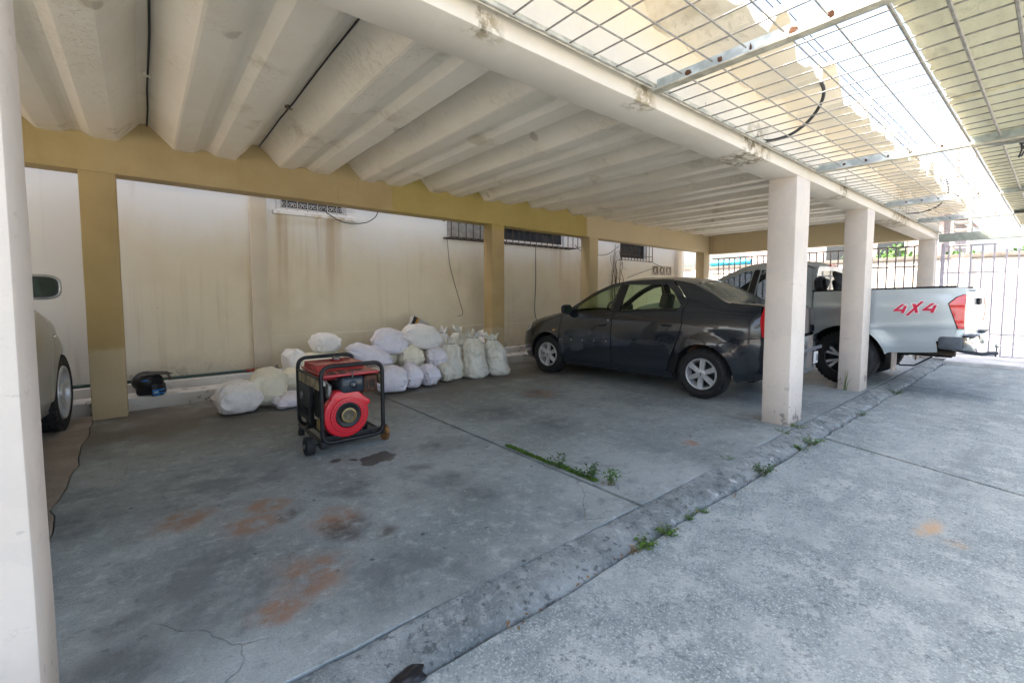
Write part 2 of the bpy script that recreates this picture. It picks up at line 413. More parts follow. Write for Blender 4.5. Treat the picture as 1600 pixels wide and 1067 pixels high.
FENCEP = plain('fence_paint', (.32, .27, .27), .55, .2, var=.15)
GRILLEB = plain('rusty_grille', (.09, .065, .05), .8, .2, var=.2)
GRILLEW = plain('white_grille', (.62, .58, .52), .55, 0, var=.12)
def glassmat(name, tint=(.03, .035, .04), rough=.05):
    q = N(name); return q.set(tint, rough, 0, None, .6)
PANE = glassmat('dark_window_pane')
BLACKC = plain('black_rubber_cable', (.02, .02, .022), .55)
def m_canopy():
    q = N('canopy_board'); p = q.pos(); n1 = q.noise(q.warp(p, 3, .2), 1.6, 6, .6); n2 = q.noise(p, 60, 3, .7); v = q.vor(p, 28)
    c = q.mix(q.ramp(n1, .3, .7), (.70, .63, .42), (.78, .72, .52))
    c = q.mix(q.mul(q.ramp(v, .08, .16, True), .45), c, (.34, .29, .19))
    c = q.mix(q.mul(q.ramp(q.noise(q.map(p, (1, 3, 1)), 2.2, 5), .60, .75), .5), c, (.33, .28, .18))
    return q.set(c, .85, 0, q.bump(q.add(n2, q.mul(v, .6)), .5, .01))
CANOPY = m_canopy()
LEAF = plain('weed_leaf', (.10, .235, .03), .5, var=.3, scale=25)
LEAF2 = plain('weed_leaf_dark', (.05, .135, .025), .5, var=.3, scale=25)
MOSSM = plain('moss_green', (.115, .235, .016), .8, var=.35, scale=40)
STEMM = plain('weed_stem', (.14, .15, .06), .7)
DRYLEAF = plain('dry_leaf', (.30, .17, .07), .8, var=.3, scale=30)

# ------------------------------------------------------------------ ground
def sheet(name, x0, x1, y0, y1, z, m, thick=.0, parent=None, kind='structure'):
    b = MB()
    if thick: b.box((x0, y0, z-thick), (x1, y1, z))
    else: b.add([(x0, y0, z), (x1, y0, z), (x1, y1, z), (x0, y1, z)], [(0, 1, 2, 3)])
    o = b.build(name, m, parent)
    if kind: tag(o, kind=kind)
    return o
ZD = -.06                                                     # driveway level
sheet('ground', -120, 200, -150, 150, -.30, plain('earth', (.26, .24, .21), .95))
street = sheet('street', 13.6, 16.4, -60, 60, -.14, plain('street_asphalt', (.20, .20, .20), .9), .1)
sheet('pavement', 12.72, 13.6, -60, 60, -.02, plain('pavement_concrete', (.46, .45, .42), .9, scale=3), .25)
sheet('pavement', 16.4, 17.4, -60, 60, -.02, plain('far_pavement_concrete', (.50, .48, .44), .9, scale=3), .25)

def slab(name, poly, z, m, parent, thick=.12, bev=.004, step=.3, seed=0, rag=.006):
    """a cast slab with slightly ragged arrises"""
    P = []
    n = len(poly)
    for i in range(n):
        a, b = Vector(poly[i]), Vector(poly[(i+1) % n]); L = (b-a).length; k = max(1, int(L/.12))
        for j in range(k):
            p = a.lerp(b, j/k)
            d = noise.noise(Vector((p.x*3+seed, p.y*3, seed)))*rag + noise.noise(Vector((p.x*14, p.y*14, seed+3)))*rag*.6
            nrm = Vector((-(b-a).y, (b-a).x)).normalized()
            P.append((p+nrm*d) if 0 < j else p)
    bm = bmesh.new(); vs = [bm.verts.new((p[0], p[1], 0)) for p in P]; f = bm.faces.new(vs)
    if f.normal.z < 0: f.normal_flip()
    r = bmesh.ops.extrude_face_region(bm, geom=[f]); 
    for g in r['geom']:
        if isinstance(g, bmesh.types.BMVert): g.co.z -= thick
    bm.normal_update()
    ed = [e for e in bm.edges if all(v.co.z > -1e-6 for v in e.verts)]
    bmesh.ops.bevel(bm, geom=ed, offset=bev, segments=2, affect='EDGES', profile=.5)
    bmesh.ops.recalc_face_normals(bm, faces=bm.faces[:])
    me = bpy.data.meshes.new(name); bm.to_mesh(me); bm.free(); me.materials.append(m)
    o = bpy.data.objects.new(name, me); o.location = (0, 0, z); return link(o, parent)
floor = sheet('floor', -6.4, 12.72, 1.58, 7.3, -.05, DARKFILL, .2)
edge = lambda x: 1.60+.012*math.sin(x*2.1)
jx = [2.325, 4.93, 7.40, 9.9]
def side(x, y0, y1, wob, n=22, sd=0):
    return [(x+wob*noise.noise(Vector((sd, (y0+(y1-y0)*i/n)*2.2, 1)))*1.0+wob*.5*noise.noise(Vector((sd, (y0+(y1-y0)*i/n)*9, 1))), y0+(y1-y0)*i/n) for i in range(n+1)]
left = side(-.45, 1.60, 6.56, .05, 40, 3)
slab('floor_slab', [(-6.4, 1.6), (-.46-.02, 1.6)]+[(x-.006, y) for x, y in left]+[(-6.4, 6.56)], .0, BROWNF, floor, seed=1)
slab('floor_slab', [(2.318, 6.56), (-.44, 6.56)]+list(reversed(left))+[(2.318, edge(2.3))], 0, FLOOR, floor, seed=2)
slab('floor_slab', [(2.345, edge(2.3)), (4.92, edge(4.9)), (4.99, 4.5), (5.02, 6.56), (2.332, 6.56)], .002, FLOOR, floor, seed=3)
slab('floor_slab', [(4.935, edge(4.9)), (7.42, edge(7.4)), (7.42, 6.56), (5.035, 6.56), (5.005, 4.5)], 0, FLOOR, floor, seed=4)
slab('floor_slab', [(7.435, edge(7.4)), (9.9, edge(9.9)), (9.9, 6.56), (7.435, 6.56)], .001, FLOOR, floor, seed=5)
slab('floor_slab', [(9.915, edge(9.9)), (12.66, edge(12.6)), (12.66, 6.56), (9.915, 6.56)], 0, FLOOR, floor, seed=6)
# driveway slabs
drv = sheet('driveway', -8, 12.72, -14, 1.62, ZD-.06, DARKFILL, .15)
lowedge = lambda x: 1.368+.03*noise.noise(Vector((x*1.7, 2, 0)))+.022*noise.noise(Vector((x*7, 5, 0)))+.010*noise.noise(Vector((x*21, 5, 0)))
def drv_slab(xa0, xa1, xb0, xb1, seed):
    """xa: lower edge at the kerb, xb: at y=-14 (joints run a little askew)"""
    top = [(xa0+(xa1-xa0)*i/60, lowedge(xa0+(xa1-xa0)*i/60)) for i in range(61)]
    slab('driveway_slab', [(xb1, -14)]+list(reversed(top))+[(xb0, -14)], ZD, DRIVE, drv, .08, seed=seed)
drv_slab(-8, 4.93, -8, .2, 11); drv_slab(4.965, 8.79, .235, 2.6, 12); drv_slab(8.825, 12.1, 2.635, 12.1, 13)
sill = sheet('gate_sill', 12.12, 12.72, -14, 1.40, .0, plain('white_sill', (.72, .71, .68), .8, scale=4), .12)
# kerb strip: rounded, lumpy
def kerb():
    b = MB(); nx = 420; prof = [(1.588, -.05), (1.580, .000), (1.568, .000), (1.54, -.005), (1.49, -.016), (1.44, -.027), (1.405, -.038), (1.385, -.060), (1.378, -.10)]
    vs = []; fs = []
    for i in range(nx+1):
        x = -7+19.1*i/nx
        for k, (y, z) in enumerate(prof):
            e = noise.fractal(Vector((x*5, y*9, 1)), 1, 2, 4)*.009 + noise.noise(Vector((x*1.3, 0, 4)))*.008
            ye = y + (lowedge(x)+.018-1.385)*max(0, (1.6-y)/.22) if y < 1.6 else y
            if x > 11.2: z2 = z*max(0, 1-(x-11.2))
            else: z2 = z
            vs.append((x, ye+noise.noise(Vector((x*8, y*4, 9)))*.006*(k < 3), z2+(e if 0 < k < 8 else 0)))
    m = len(prof)
    for i in range(nx):
        for k in range(m-1): fs.append((i*m+k, (i+1)*m+k, (i+1)*m+k+1, i*m+k+1))
    b.add(vs, fs); o = b.build('kerb', KERB, None, 60); tag(o, kind='structure')
kerb()

# ------------------------------------------------------------------ carport
carport = empty('carport', (0, 0, 0), 0, 'long open carport with folded sheet roof on cream and ochre posts', 'carport')
def rough_box(name, lo, hi, m, parent, bev=.008, amp=.003, step=.22, seed=0, skew=None):
    """a cast and plastered block: bevelled, with slightly uneven faces"""
    bm = bmesh.new(); bmesh.ops.create_cube(bm, size=1)
    for v in bm.verts: v.co = Vector([lo[i]+(v.co[i]+.5)*(hi[i]-lo[i]) for i in range(3)])
    bmesh.ops.bevel(bm, geom=bm.edges[:], offset=bev, segments=2, affect='EDGES', profile=.5)
    for ax in range(3):
        k = int((hi[ax]-lo[ax])/step)
        k = min(k, 90)
        for i in range(1, k+1):
            c = [0, 0, 0]; c[ax] = lo[ax]+(hi[ax]-lo[ax])*i/(k+1); nn = [0, 0, 0]; nn[ax] = 1
            bmesh.ops.bisect_plane(bm, geom=bm.verts[:]+bm.edges[:]+bm.faces[:], plane_co=c, plane_no=nn)
    for v in bm.verts:
        q = v.co*2.3+Vector((seed, seed*2, 0))
        v.co += Vector((noise.noise(q), noise.noise(q+Vector((9, 0, 0))), noise.noise(q+Vector((0, 9, 0)))))*amp
        if skew: v.co = skew(v.co)
    bmesh.ops.recalc_face_normals(bm, faces=bm.faces[:])
    me = bpy.data.meshes.new(name); bm.to_mesh(me); bm.free(); me.materials.append(m); smooth_mesh(me, 30)
    return link(bpy.data.objects.new(name, me), parent)
def beam_skew(k, zb):
    return lambda c: Vector((c.x, c.y, c.z+(zb-.0075*(c.x)-zb)*(1 if c.z < 2.75 else 0)*k))
rough_box('back_beam', (-6.4, 6.30, 2.555), (12.6, 6.56, 3.17), OCHRE, carport, seed=1, skew=beam_skew(1, 2.55))
rough_box('front_beam', (-6.4, 1.63, 2.445), (12.62, 1.905, 3.15), BEAMW, carport, seed=2, skew=lambda c: Vector((c.x, c.y, c.z-(.0035*c.x if c.z < 2.75 else 0))))
rough_box('end_beam', (12.30, 1.908, 2.42), (12.56, 6.297, 3.10), OCHRE, carport, seed=3)
for (x0, x1) in ((-.58, -.246), (4.86, 5.22), (7.35, 7.69), (12.30, 12.61)):
    o = rough_box('column', (x0, 1.640, -.02), (x1, 1.893, 2.46-.0035*x0), COLW, carport, seed=x0*3+1, bev=.01)
for (x0, x1) in ((-.46, -.175), (4.72, 5.0), (7.28, 7.56), (12.05, 12.36)):
    rough_box('column', (x0, 6.308, -.02), (x1, 6.552, 2.57-.0075*x0), OCHRE, carport, seed=x0+20, bev=.01)
rough_box('column', (-6.3, 1.64, -.02), (-6.0, 1.893, 2.46), COLW, carport, seed=51); rough_box('column', (-6.3, 6.308, -.02), (-6.0, 6.552, 2.6), OCHRE, carport, seed=52)
# metal ledge on the front beam that carries the wire mesh, spalled here and there
b = MB(); b.box((-6.4, 1.575, 2.535), (12.5, 1.626, 2.541)); b.box((-6.4, 1.575, 2.500), (12.5, 1.580, 2.534)); b.build('ledge_angle', BEAMFL, carport)
MOD = 1.06; SX = .05
PROF = [(-.03, 3.105), (0, 3.118), (.04, 3.122), (.07, 3.112), (.11, 3.075), (.272, 2.906), (.292, 2.899), (.425, 2.900), (.455, 2.904), (.525, 2.944), (.56, 2.947),
        (.595, 2.944), (.665, 2.904), (.695, 2.900), (.855, 2.899), (.875, 2.906), (1.03, 3.09), (1.052, 3.125), (1.075, 3.138), (1.10, 3.132)]
def channel(n):
    x0 = SX+n*MOD; ny = 44; vs = []; fs = []; K = len(PROF); rn = random.Random(n*17+5)
    brk = rn.choice((-9, 4, 9, 15, 16)); tips = [1.215+.035*noise.noise(Vector((n*3.1, k*.30, 0)))+.012*noise.noise(Vector((n*3.1, k*1.1, 5)))+(.055*max(0, 1-abs(k-brk)/2.5)) for k in range(K)]
    dz = rn.uniform(-.006, .006); dx = rn.uniform(-.008, .008)
    for lay in (0, 1):
        for j in range(ny+1):
            t = j/ny
            for k, (u, z) in enumerate(PROF):
                y = 6.62+(tips[k]-6.62)*t
                wz = noise.noise(Vector((x0+u, y*1.3, 3)))*.007+noise.noise(Vector(((x0+u)*5, y*4, 7)))*.0028
                wx = noise.noise(Vector((x0*3, y*.7+u, 13)))*.007
                vs.append((x0+u+wx+dx, y, z+wz+dz+(.017 if lay else 0)))
    S = (ny+1)*K
    for j in range(ny):
        for k in range(K-1):
            a, b_, c, d = j*K+k, j*K+k+1, (j+1)*K+k+1, (j+1)*K+k
            fs.append((a, b_, c, d)); fs.append((S+d, S+c, S+b_, S+a))
    for k in range(K-1):
        fs.append((k+1, k, S+k, S+k+1)); e = ny*K+k; fs.append((e, e+1, S+e+1, S+e))
    for j in range(ny):
        fs.append((j*K, (j+1)*K, S+(j+1)*K, S+j*K)); e = j*K+K-1; fs.append((e+K, e, S+e, S+e+K))
    o = MB().add(vs, fs).build('roof_channel', SHEET, carport, 9, fix=False)
    if n >= -2:
        sm = MB(); sm.tube([(x0+.052+.004*math.sin(t*2.1+n), 6.28-t*.55, 3.101+.003*math.sin(t*3+n)) for t in range(9)], .0075, 6); sm.build('seam', DARKFILL, o, 60)
    # the hook bolts that hold the seams
    if n >= -1:
        for yy in (2.45, 4.75):
            bb = MB(); bb.lathe([(0, -.012), (.018, -.012), (.026, -.006), (.026, .01), (.012, .03)], 10); bb.tube([(0, 0, 0), (.02, .01, -.012), (.045, .015, -.006)], .005, 6)
            q = bb.build('bolt', RUSTB if n % 3 == 1 else SHEET, o, 40); q.location = (x0+.04, yy+rn.uniform(-.15, .15), 3.105)
    return o
RUSTB = plain('rusty_bolt', (.20, .15, .10), .8, .3)
for n in range(-6, 12): channel(n)

# ------------------------------------------------------------------ canopy on the right, wire mesh and its beams
can = empty('canopy', (0, 0, 0), 0, 'flat yellowish boarded canopy overhead beside the wire mesh', 'canopy')
cx = [-3.2, -.9, 1.6, 4.12, 5.55, 8.1, 10.5, 12.5]
for i in range(len(cx)-1):
    b = MB(); n = 40; x0, x1 = cx[i]+.006, cx[i+1]-.006; vs = []; rn = random.Random(i)
    z0 = 2.562+rn.uniform(-.004, .004); ed = [.523+.010*noise.noise(Vector((x0+(x1-x0)*k/n*3, i, 0)))+.012*noise.noise(Vector(((x0+(x1-x0)*k/n)*13, i, 0))) for k in range(n+1)]
    for z in (z0, z0+.06):
        for k in range(n+1):
            x = x0+(x1-x0)*k/n; vs += [(x, ed[k], z+.003*noise.noise(Vector((x*2, .5, 0)))), (x, -.36, z+.004*noise.noise(Vector((x*2, 7, 0))))]
    fs = []; S = 2*(n+1)
    for k in range(n):
        a = 2*k; fs += [(a, a+1, a+3, a+2), (S+a, S+a+2, S+a+3, S+a+1), (a, a+2, S+a+2, S+a), (a+1, S+a+1, S+a+3, a+3)]
    fs += [(0, S, S+1, 1), (2*n, 2*n+1, S+2*n+1, S+2*n)]
    b.add(vs, fs); b.build('ceiling_board', CANOPY, can)
for x in (5.25, 8.02, 10.12):
    b = MB(); b.box((x-.02, -.36, 2.505), (x+.09, .50, 2.552)); b.build('ceiling_joist', plain('joist_paint', (.36, .31, .21), .8), can)
beams = [-.42, 2.40, 5.20, 7.96, 10.1, 12.36]
ZM = 2.522
names = ['galvanised angle beam across the gap, the one over the left post', 'rust spotted angle beam across the gap, the nearest one in full view',
         'galvanised angle beam meeting the front beam above the first cream post', 'galvanised angle beam meeting the front beam above the second cream post',
         'thin far angle beam crossing the mesh past the second cream post', 'grey green header beam above the driveway gate']
rustme = []
for i in range(4):
    b = MB(); bm = bmesh.new(); bmesh.ops.create_icosphere(bm, subdivisions=4, radius=1)
    for v in bm.verts: v.co *= 1+.5*noise.noise(v.co*1.7+Vector((i*5, 0, 0)))+.3*noise.noise(v.co*4.5+Vector((i*5, 3, 0)))
    for f in bm.faces: f.smooth = True
    me = bpy.data.meshes.new('rust_lump'); bm.to_mesh(me); bm.free(); me.materials.append(RUST); rustme.append(me)
for i, x in enumerate(beams):
    e = empty('support_beam', (x, 0, 0), 0, names[i], 'steel beam', 'angle beams under the wire mesh')
    if i < 5:
        b = MB(); b.box((.0, -.36, 2.496), (.006, 1.574, 2.566)); b.box((-.048, -.36, 2.490), (.006, 1.574, 2.4955))
        b.cur = 0; o = b.build('web', [GALV], e)
        b = MB(); b.box((-.050, -.36, 2.4835), (.008, 1.576, 2.4895)); b.build('flange', BEAMFL, e)
        for j, y in enumerate((1.38, 1.21, 1.04, .87, .70)):
            q = inst('rust_lump', rustme[(i+j) % 4], e, (-.004, y+rng.uniform(-.02, .02), 2.532), (0, 0, j), (.004, .017, .015) if i == 1 else (.006, .012, .010))
    else:
        b = MB(); b.box((.0, -9, 2.34), (.10, 1.60, 2.50), bev=.006); b.build('header', plain('green_grey_paint', (.33, .36, .31), .6), e)
wire_c = MB().tube([(0, 1.60, 0), (0, .9, -.003), (0, .2, 0), (0, -.35, 0)], .0043, 6).build('wire', WIREM); me_c = wire_c.data; bpy.data.objects.remove(wire_c)
pn = ['wire mesh panel over the left post, left of the rust spotted beam', 'wire mesh panel between the rust spotted beam and the first cream post',
      'wire mesh panel between the first and second cream posts', 'wire mesh panel just past the second cream post', 'farthest wire mesh panel, before the gate header beam']
for i in range(5):
    x0, x1 = beams[i]+.01, beams[i+1]-.055
    e = empty('wire_mesh_panel', (x0, 0, 0), 0, pn[i], 'wire mesh', 'wire mesh panels over the gap')
    L = x1-x0; k = 0; x = .125 if i != 1 else .12
    me_l = MB().tube([(0, 0, 0), (L*.33, 0, -.004), (L*.66, 0, -.002), (L, 0, 0)], .0043, 6)
    o0 = me_l.build('wire', WIREM, e); o0.location = (0, 1.57, ZM-.009)
    for y in (1.38, 1.21, 1.04, .87, .70, .515, .35, .17, 0, -.18, -.34):
        q = link(o0.copy(), e); q.location = (0, y, ZM-.009)
        if y in (.515, .35, .17): q.scale = (1, 2.0, 2.0)
    while x < L:
        q = inst('wire', me_c, e, (x, 0, ZM+rng.uniform(-.002, .002)), (0, 0, rng.uniform(-.010, .010))); x += .1765+rng.uniform(-.004, .004)
# cable looped through the mesh, cables under the canopy
def cable(name, pts, r, label, m=BLACKC, n=6, smoothn=6, cat='cable', group=None):
    P = [Vector(p) for p in pts]; out = []
    for i in range(len(P)-1):
        p0, p1, p2, p3 = P[max(i-1, 0)], P[i], P[i+1], P[min(i+2, len(P)-1)]
        for k in range(smoothn):
            t = k/smoothn
            out.append(.5*((2*p1)+(p2-p0)*t+(2*p0-5*p1+4*p2-p3)*t*t+(3*p1-p0-3*p2+p3)*t**3))
    out.append(P[-1])
    o = MB().tube(out, r, n).build(name, m, None, 60); return tag(o, label, cat, group)
cable('loose_cable', [(3.95, 1.60, 2.546), (4.03, 1.54, 2.555), (4.13, 1.45, 2.60), (4.19, 1.36, 2.68), (4.17, 1.28, 2.76), (4.10, 1.225, 2.83), (4.02, 1.225, 2.90), (3.9, 1.3, 2.99)], .013, 'thick black cable drooping from the roof edge onto the mesh')
cable('loose_cable', [(9.2, 1.60, 2.55), (9.25, 1.4, 2.552), (9.1, 1.2, 2.60), (8.9, 1.08, 2.74), (8.85, 1.1, 2.92)], .010, 'thin black cable drooping onto the mesh far past the second cream post')
cable('loose_cable', [(5.2, .50, 2.50), (5.3, .3, 2.482), (5.28, .0, 2.495), (5.3, -.33, 2.48)], .012, 'grey cable slung under the canopy joist', plain('grey_cable', (.30, .29, .26), .6))
b = MB(); b.box((5.33, .236, 2.475), (5.40, .262, 2.50)); b.tube([(5.34, .25, 2.48), (5.36, .245, 2.43), (5.40, .26, 2.38)], .006, 6); b.tube([(5.38, .25, 2.48), (5.40, .23, 2.43), (5.43, .25, 2.39)], .006, 6)
tag(b.build('hook', BLACKC), 'small dark double hook hanging below the canopy joist', 'hook')
cable('overhead_wire', [(-5, 1.62, 3.80), (3.7, 1.6, 3.64), (12, 1.6, 3.56), (29, 2.8, 4.6)], .005, 'upper thin power line crossing the pale sky above the mesh', smoothn=8, group='power lines')
cable('overhead_wire', [(-5, 1.45, 3.62), (3.7, 1.42, 3.45), (12, 1.45, 3.40), (29, 2.7, 4.2)], .005, 'lower thin power line crossing the pale sky above the mesh', smoothn=8, group='power lines')

# ------------------------------------------------------------------ boundary wall behind the carport
wall = empty('boundary_wall', (0, 7.1, 0), 0, 'tall stained cream wall behind the carport with barred windows', 'wall')
def wall_holes(name, x0, x1, z0, z1, t, holes, m, parent):
    xs = sorted(set([x0, x1]+[h[0] for h in holes]+[h[1] for h in holes])); zs = sorted(set([z0, z1]+[h[2] for h in holes]+[h[3] for h in holes]))
    def solid(i, j):
        if not (0 <= i < len(xs)-1 and 0 <= j < len(zs)-1): return False
        cx_, cz = (xs[i]+xs[i+1])/2, (zs[j]+zs[j+1])/2
        return not any(h[0] < cx_ < h[1] and h[2] < cz < h[3] for h in holes)
    b = MB()
    for i in range(len(xs)-1):
        for j in range(len(zs)-1):
            if not solid(i, j): continue
            a, c, d, e = xs[i], xs[i+1], zs[j], zs[j+1]
            b.add([(a, 0, d), (c, 0, d), (c, 0, e), (a, 0, e)], [(0, 1, 2, 3)]); b.add([(a, t, d), (c, t, d), (c, t, e), (a, t, e)], [(3, 2, 1, 0)])
            if not solid(i-1, j): b.add([(a, 0, d), (a, 0, e), (a, t, e), (a, t, d)], [(0, 1, 2, 3)])
            if not solid(i+1, j): b.add([(c, 0, d), (c, t, d), (c, t, e), (c, 0, e)], [(0, 1, 2, 3)])
            if not solid(i, j-1): b.add([(a, 0, d), (a, t, d), (c, t, d), (c, 0, d)], [(0, 1, 2, 3)])
            if not solid(i, j+1): b.add([(a, 0, e), (c, 0, e), (c, t, e), (a, t, e)], [(0, 1, 2, 3)])
    return b.build(name, m, parent, fix=False)
VENT = (10.76, 11.74, 1.83, 2.10)
W = [(1.56, 2.50, 2.53, 3.10), (5.3, 7.35, 2.40, 3.20), (9.35, 10.5, 2.24, 2.95), VENT]
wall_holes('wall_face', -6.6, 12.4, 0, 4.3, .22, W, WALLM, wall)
def on_wall(b, name, m, sm=None, parent=None):
    o = b.build(name, m, parent or wall, sm); return o
for (x0, x1) in ((1.16, 1.36), (7.95, 8.2), (11.9, 12.1), (-2.9, -2.7)):
    o = rough_box('pilaster', (x0, -.10, .24), (x1, -.001, 4.3), PILM, wall, amp=.004, seed=x0)
o = rough_box('ledge', (-6.6, -.53, -.02), (12.4, -.19, .142), LEDGEM, wall, amp=.006, seed=4, bev=.012)
o = rough_box('ledge', (-6.6, -.188, -.02), (12.4, -.002, .245), LEDGEM, wall, amp=.006, seed=6, bev=.012)
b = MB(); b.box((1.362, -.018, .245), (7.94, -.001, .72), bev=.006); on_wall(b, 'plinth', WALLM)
# window with white scrolled grille
def spiral(cx_, cz, r, turns, a0, sgn=1, n=18):
    return [(cx_+sgn*r*(1-.75*i/n)*math.cos(a0+turns*2*math.pi*i/n), 0, cz+r*(1-.75*i/n)*math.sin(a0+turns*2*math.pi*i/n)) for i in range(n+1)]
def window(x0, x1, z0, z1, label_mat, style):
    o = MB().box((x0+.002, .10, z0+.002), (x1-.002, .14, z0+.04)).box((x0+.002, .10, z1-.04), (x1-.002, .14, z1-.002)).box((x0+.002, .10, z0+.04), (x0+.04, .14, z1-.04)).box((x1-.04, .10, z0+.04), (x1-.002, .14, z1-.04)).build('window', label_mat, wall)
    nsl = 4
    for k in range(nsl):
        za = z0+.045+(z1-z0-.09)*k/nsl; zb = z0+.045+(z1-z0-.09)*(k+1)/nsl
        b = MB(); b.add([(x0+.04, .105, za), (x1-.04, .105, za), (x1-.04, .135, zb+.01), (x0+.04, .135, zb+.01), (x0+.04, .11, za), (x1-.04, .11, za), (x1-.04, .14, zb+.01), (x0+.04, .14, zb+.01)],
                       [(0, 1, 2, 3), (7, 6, 5, 4), (0, 4, 5, 1), (2, 6, 7, 3), (0, 3, 7, 4), (1, 5, 6, 2)]); b.build('pane', PANE, o)
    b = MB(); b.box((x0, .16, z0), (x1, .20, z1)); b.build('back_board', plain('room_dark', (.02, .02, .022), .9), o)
    return o
w1 = window(*W[0], GRILLEW, 1)
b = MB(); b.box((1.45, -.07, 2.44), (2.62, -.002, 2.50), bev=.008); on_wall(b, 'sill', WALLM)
x = 1.50
while x < 2.62:
    b = MB(); b.tube([(x, -.03, 2.50), (x, -.03, 3.15)], .007, 6); b.build('grille_bar', GRILLEW, w1)
    if x < 2.5:
        b = MB(); 
        for sg, cc in ((1, x+.045), (-1, x+.095)):
            b.tube([Vector(p)+Vector((0, -.03, 0)) for p in spiral(cc, 2.585, .036, 1.3, 0 if sg > 0 else 0, sg)], .0045, 5)
        b.tube([(x+.0, -.03, 2.535), (x+.14, -.03, 2.535)], .004, 5)
        b.build('scroll', GRILLEW, w1)
    x += .14
b = MB(); b.tube([(1.45, -.03, 3.12), (2.62, -.03, 3.12)], .008, 6); b.build('grille_rail', GRILLEW, w1)
# caged window
w2 = window(*W[1], GRILLEB, 2)
b = MB(); b.box((4.30, -.02, 2.36), (5.18, -.002, 3.15)); b.build('blank_panel', plain('grey_board', (.36, .34, .30), .8), w2)
x = 4.22
while x < 7.5:
    b = MB(); b.tube([(x, -.28, 2.31), (x, -.28, 3.2)], .008, 5); b.tube([(x, -.28, 2.31), (x, -.004, 2.31)], .006, 5); b.build('grille_bar', GRILLEB, w2); x += .155
for (a, c) in (((4.22, -.28, 2.312), (7.46, -.28, 2.312)), ((4.22, -.28, 2.62), (7.46, -.28, 2.62)), ((4.22, -.14, 2.312), (7.46, -.14, 2.312)), ((4.22, -.01, 2.312), (7.46, -.01, 2.312)), ((7.46, -.28, 2.312), (7.46, -.004, 2.312)), ((4.22, -.28, 2.312), (4.22, -.004, 2.312)), ((4.22, -.28, 2.62), (4.22, -.004, 2.62))):
    b = MB(); b.tube([a, c], .009, 5); b.build('grille_rail', GRILLEB, w2)
w3 = window(*W[2], GRILLEB, 3)
x = 9.30
while x < 10.6:
    b = MB(); b.tube([(x, -.10, 2.16), (x, -.10, 2.98)], .008, 5); b.build('grille_bar', GRILLEB, w3); x += .13
for z in (2.17, 2.30, 2.7):
    b = MB(); b.tube([(9.28, -.10, z), (10.62, -.10, z)], .008, 5); b.build('grille_rail', GRILLEB, w3)
for x in (9.28, 10.62):
    b = MB(); b.tube([(x, -.10, 2.17), (x, -.002, 2.17)], .008, 5); b.tube([(x, -.10, 2.17), (x, -.10, 2.98)], .01, 5); b.build('grille_rail', GRILLEB, w3)
# three pierced blocks in the wall
for k in range(3):
    xa = VENT[0]+.004+k*.326; b = MB(); wz = VENT[3]-VENT[2]-.008; z0 = VENT[2]+.004
    for (u0, u1, v0, v1) in ((0, 1, 0, .08), (0, 1, .92, 1), (0, .10, .08, .92), (.90, 1, .08, .92)):
        b.box((xa+u0*.318, -.008, z0+v0*wz), (xa+u1*.318, .21, z0+v1*wz))
    cxx, czz = xa+.159, z0+wz/2
    b.prism([(cxx-.10, z0+.02), (cxx-.07, z0+.02), (cxx+.10, z0+wz-.02), (cxx+.07, z0+wz-.02)], .0, .2); b.prism([(cxx+.10, z0+.02), (cxx+.07, z0+.02), (cxx-.10, z0+wz-.02), (cxx-.07, z0+wz-.02)], .001, .199)
    b.prism([(cxx, czz-.07), (cxx+.05, czz), (cxx, czz+.07), (cxx-.05, czz)], -.004, .196)
    b.build('breeze_block', PILM, wall)
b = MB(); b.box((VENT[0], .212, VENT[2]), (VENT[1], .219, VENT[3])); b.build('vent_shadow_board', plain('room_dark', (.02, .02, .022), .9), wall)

# pipe along the foot of the wall
GREENP = plain('green_pipe', (.035, .075, .06), .5)
pipe = empty('water_pipe', (0, 7.0, .265), 0, 'dark green water pipe along the foot of the wall', 'pipe')
o = MB().tube([(-6, 0, 0), (-2, .0, .004), (.5, .0, 0), (1.05, 0, .004)], .019, 10).build('pipe_run', GREENP, pipe, 60)
b = MB(); b.lathe([(.0, -.05), (.026, -.05), (.026, -.02), (.02, -.018), (.02, .018), (.026, .02), (.026, .05), (0, .05)], 12, Matrix.Translation((1.10, 0, .004)), 'X'); b.build('coupling', plain('red_fitting', (.28, .05, .03), .5), pipe, 40)
b = MB(); b.box((1.145, -.016, -.02), (1.20, .016, .012), bev=.004); b.tube([(1.17, 0, .01), (1.17, 0, .03), (1.20, 0, .035)], .006, 6); b.build('tap', plain('brass_tap', (.42, .28, .06), .4, .6), pipe)
for x in (.2, -.9, -2.2):
    b = MB(); b.box((x, -.024, -.024), (x+.03, .075, .026), bev=.004); b.build('clip', GRILLEB, pipe)

# thin wires on the wall
cable('wall_cable', [(2.10, 7.02, 2.60), (2.2, 7.0, 2.50), (2.42, 6.98, 2.40), (2.72, 6.98, 2.42), (2.9, 7.0, 2.52), (2.98, 7.05, 2.62)], .007, 'black cable sagging below the white scrolled window grille')
cable('wall_cable', [(6.45, 7.08, 2.30), (6.47, 7.09, 1.6), (6.44, 7.09, 1.0), (6.5, 7.09, .73)], .006, 'thin dark wire hanging straight down the wall behind the dark car')
cable('wall_cable', [(4.3, 7.09, 2.3), (4.36, 7.092, 1.8), (4.55, 7.092, 1.2), (4.62, 7.092, .95), (4.50, 7.092, .9)], .004, 'fine wire trailing down the wall above the upright sacks')
cable('wall_cable', [(7.48, 6.9, 2.40), (7.7, 6.95, 2.30), (8.1, 6.96, 2.24), (8.7, 7.0, 2.26), (9.2, 7.03, 2.5)], .007, 'dark cable sagging between the caged window and the next grille')
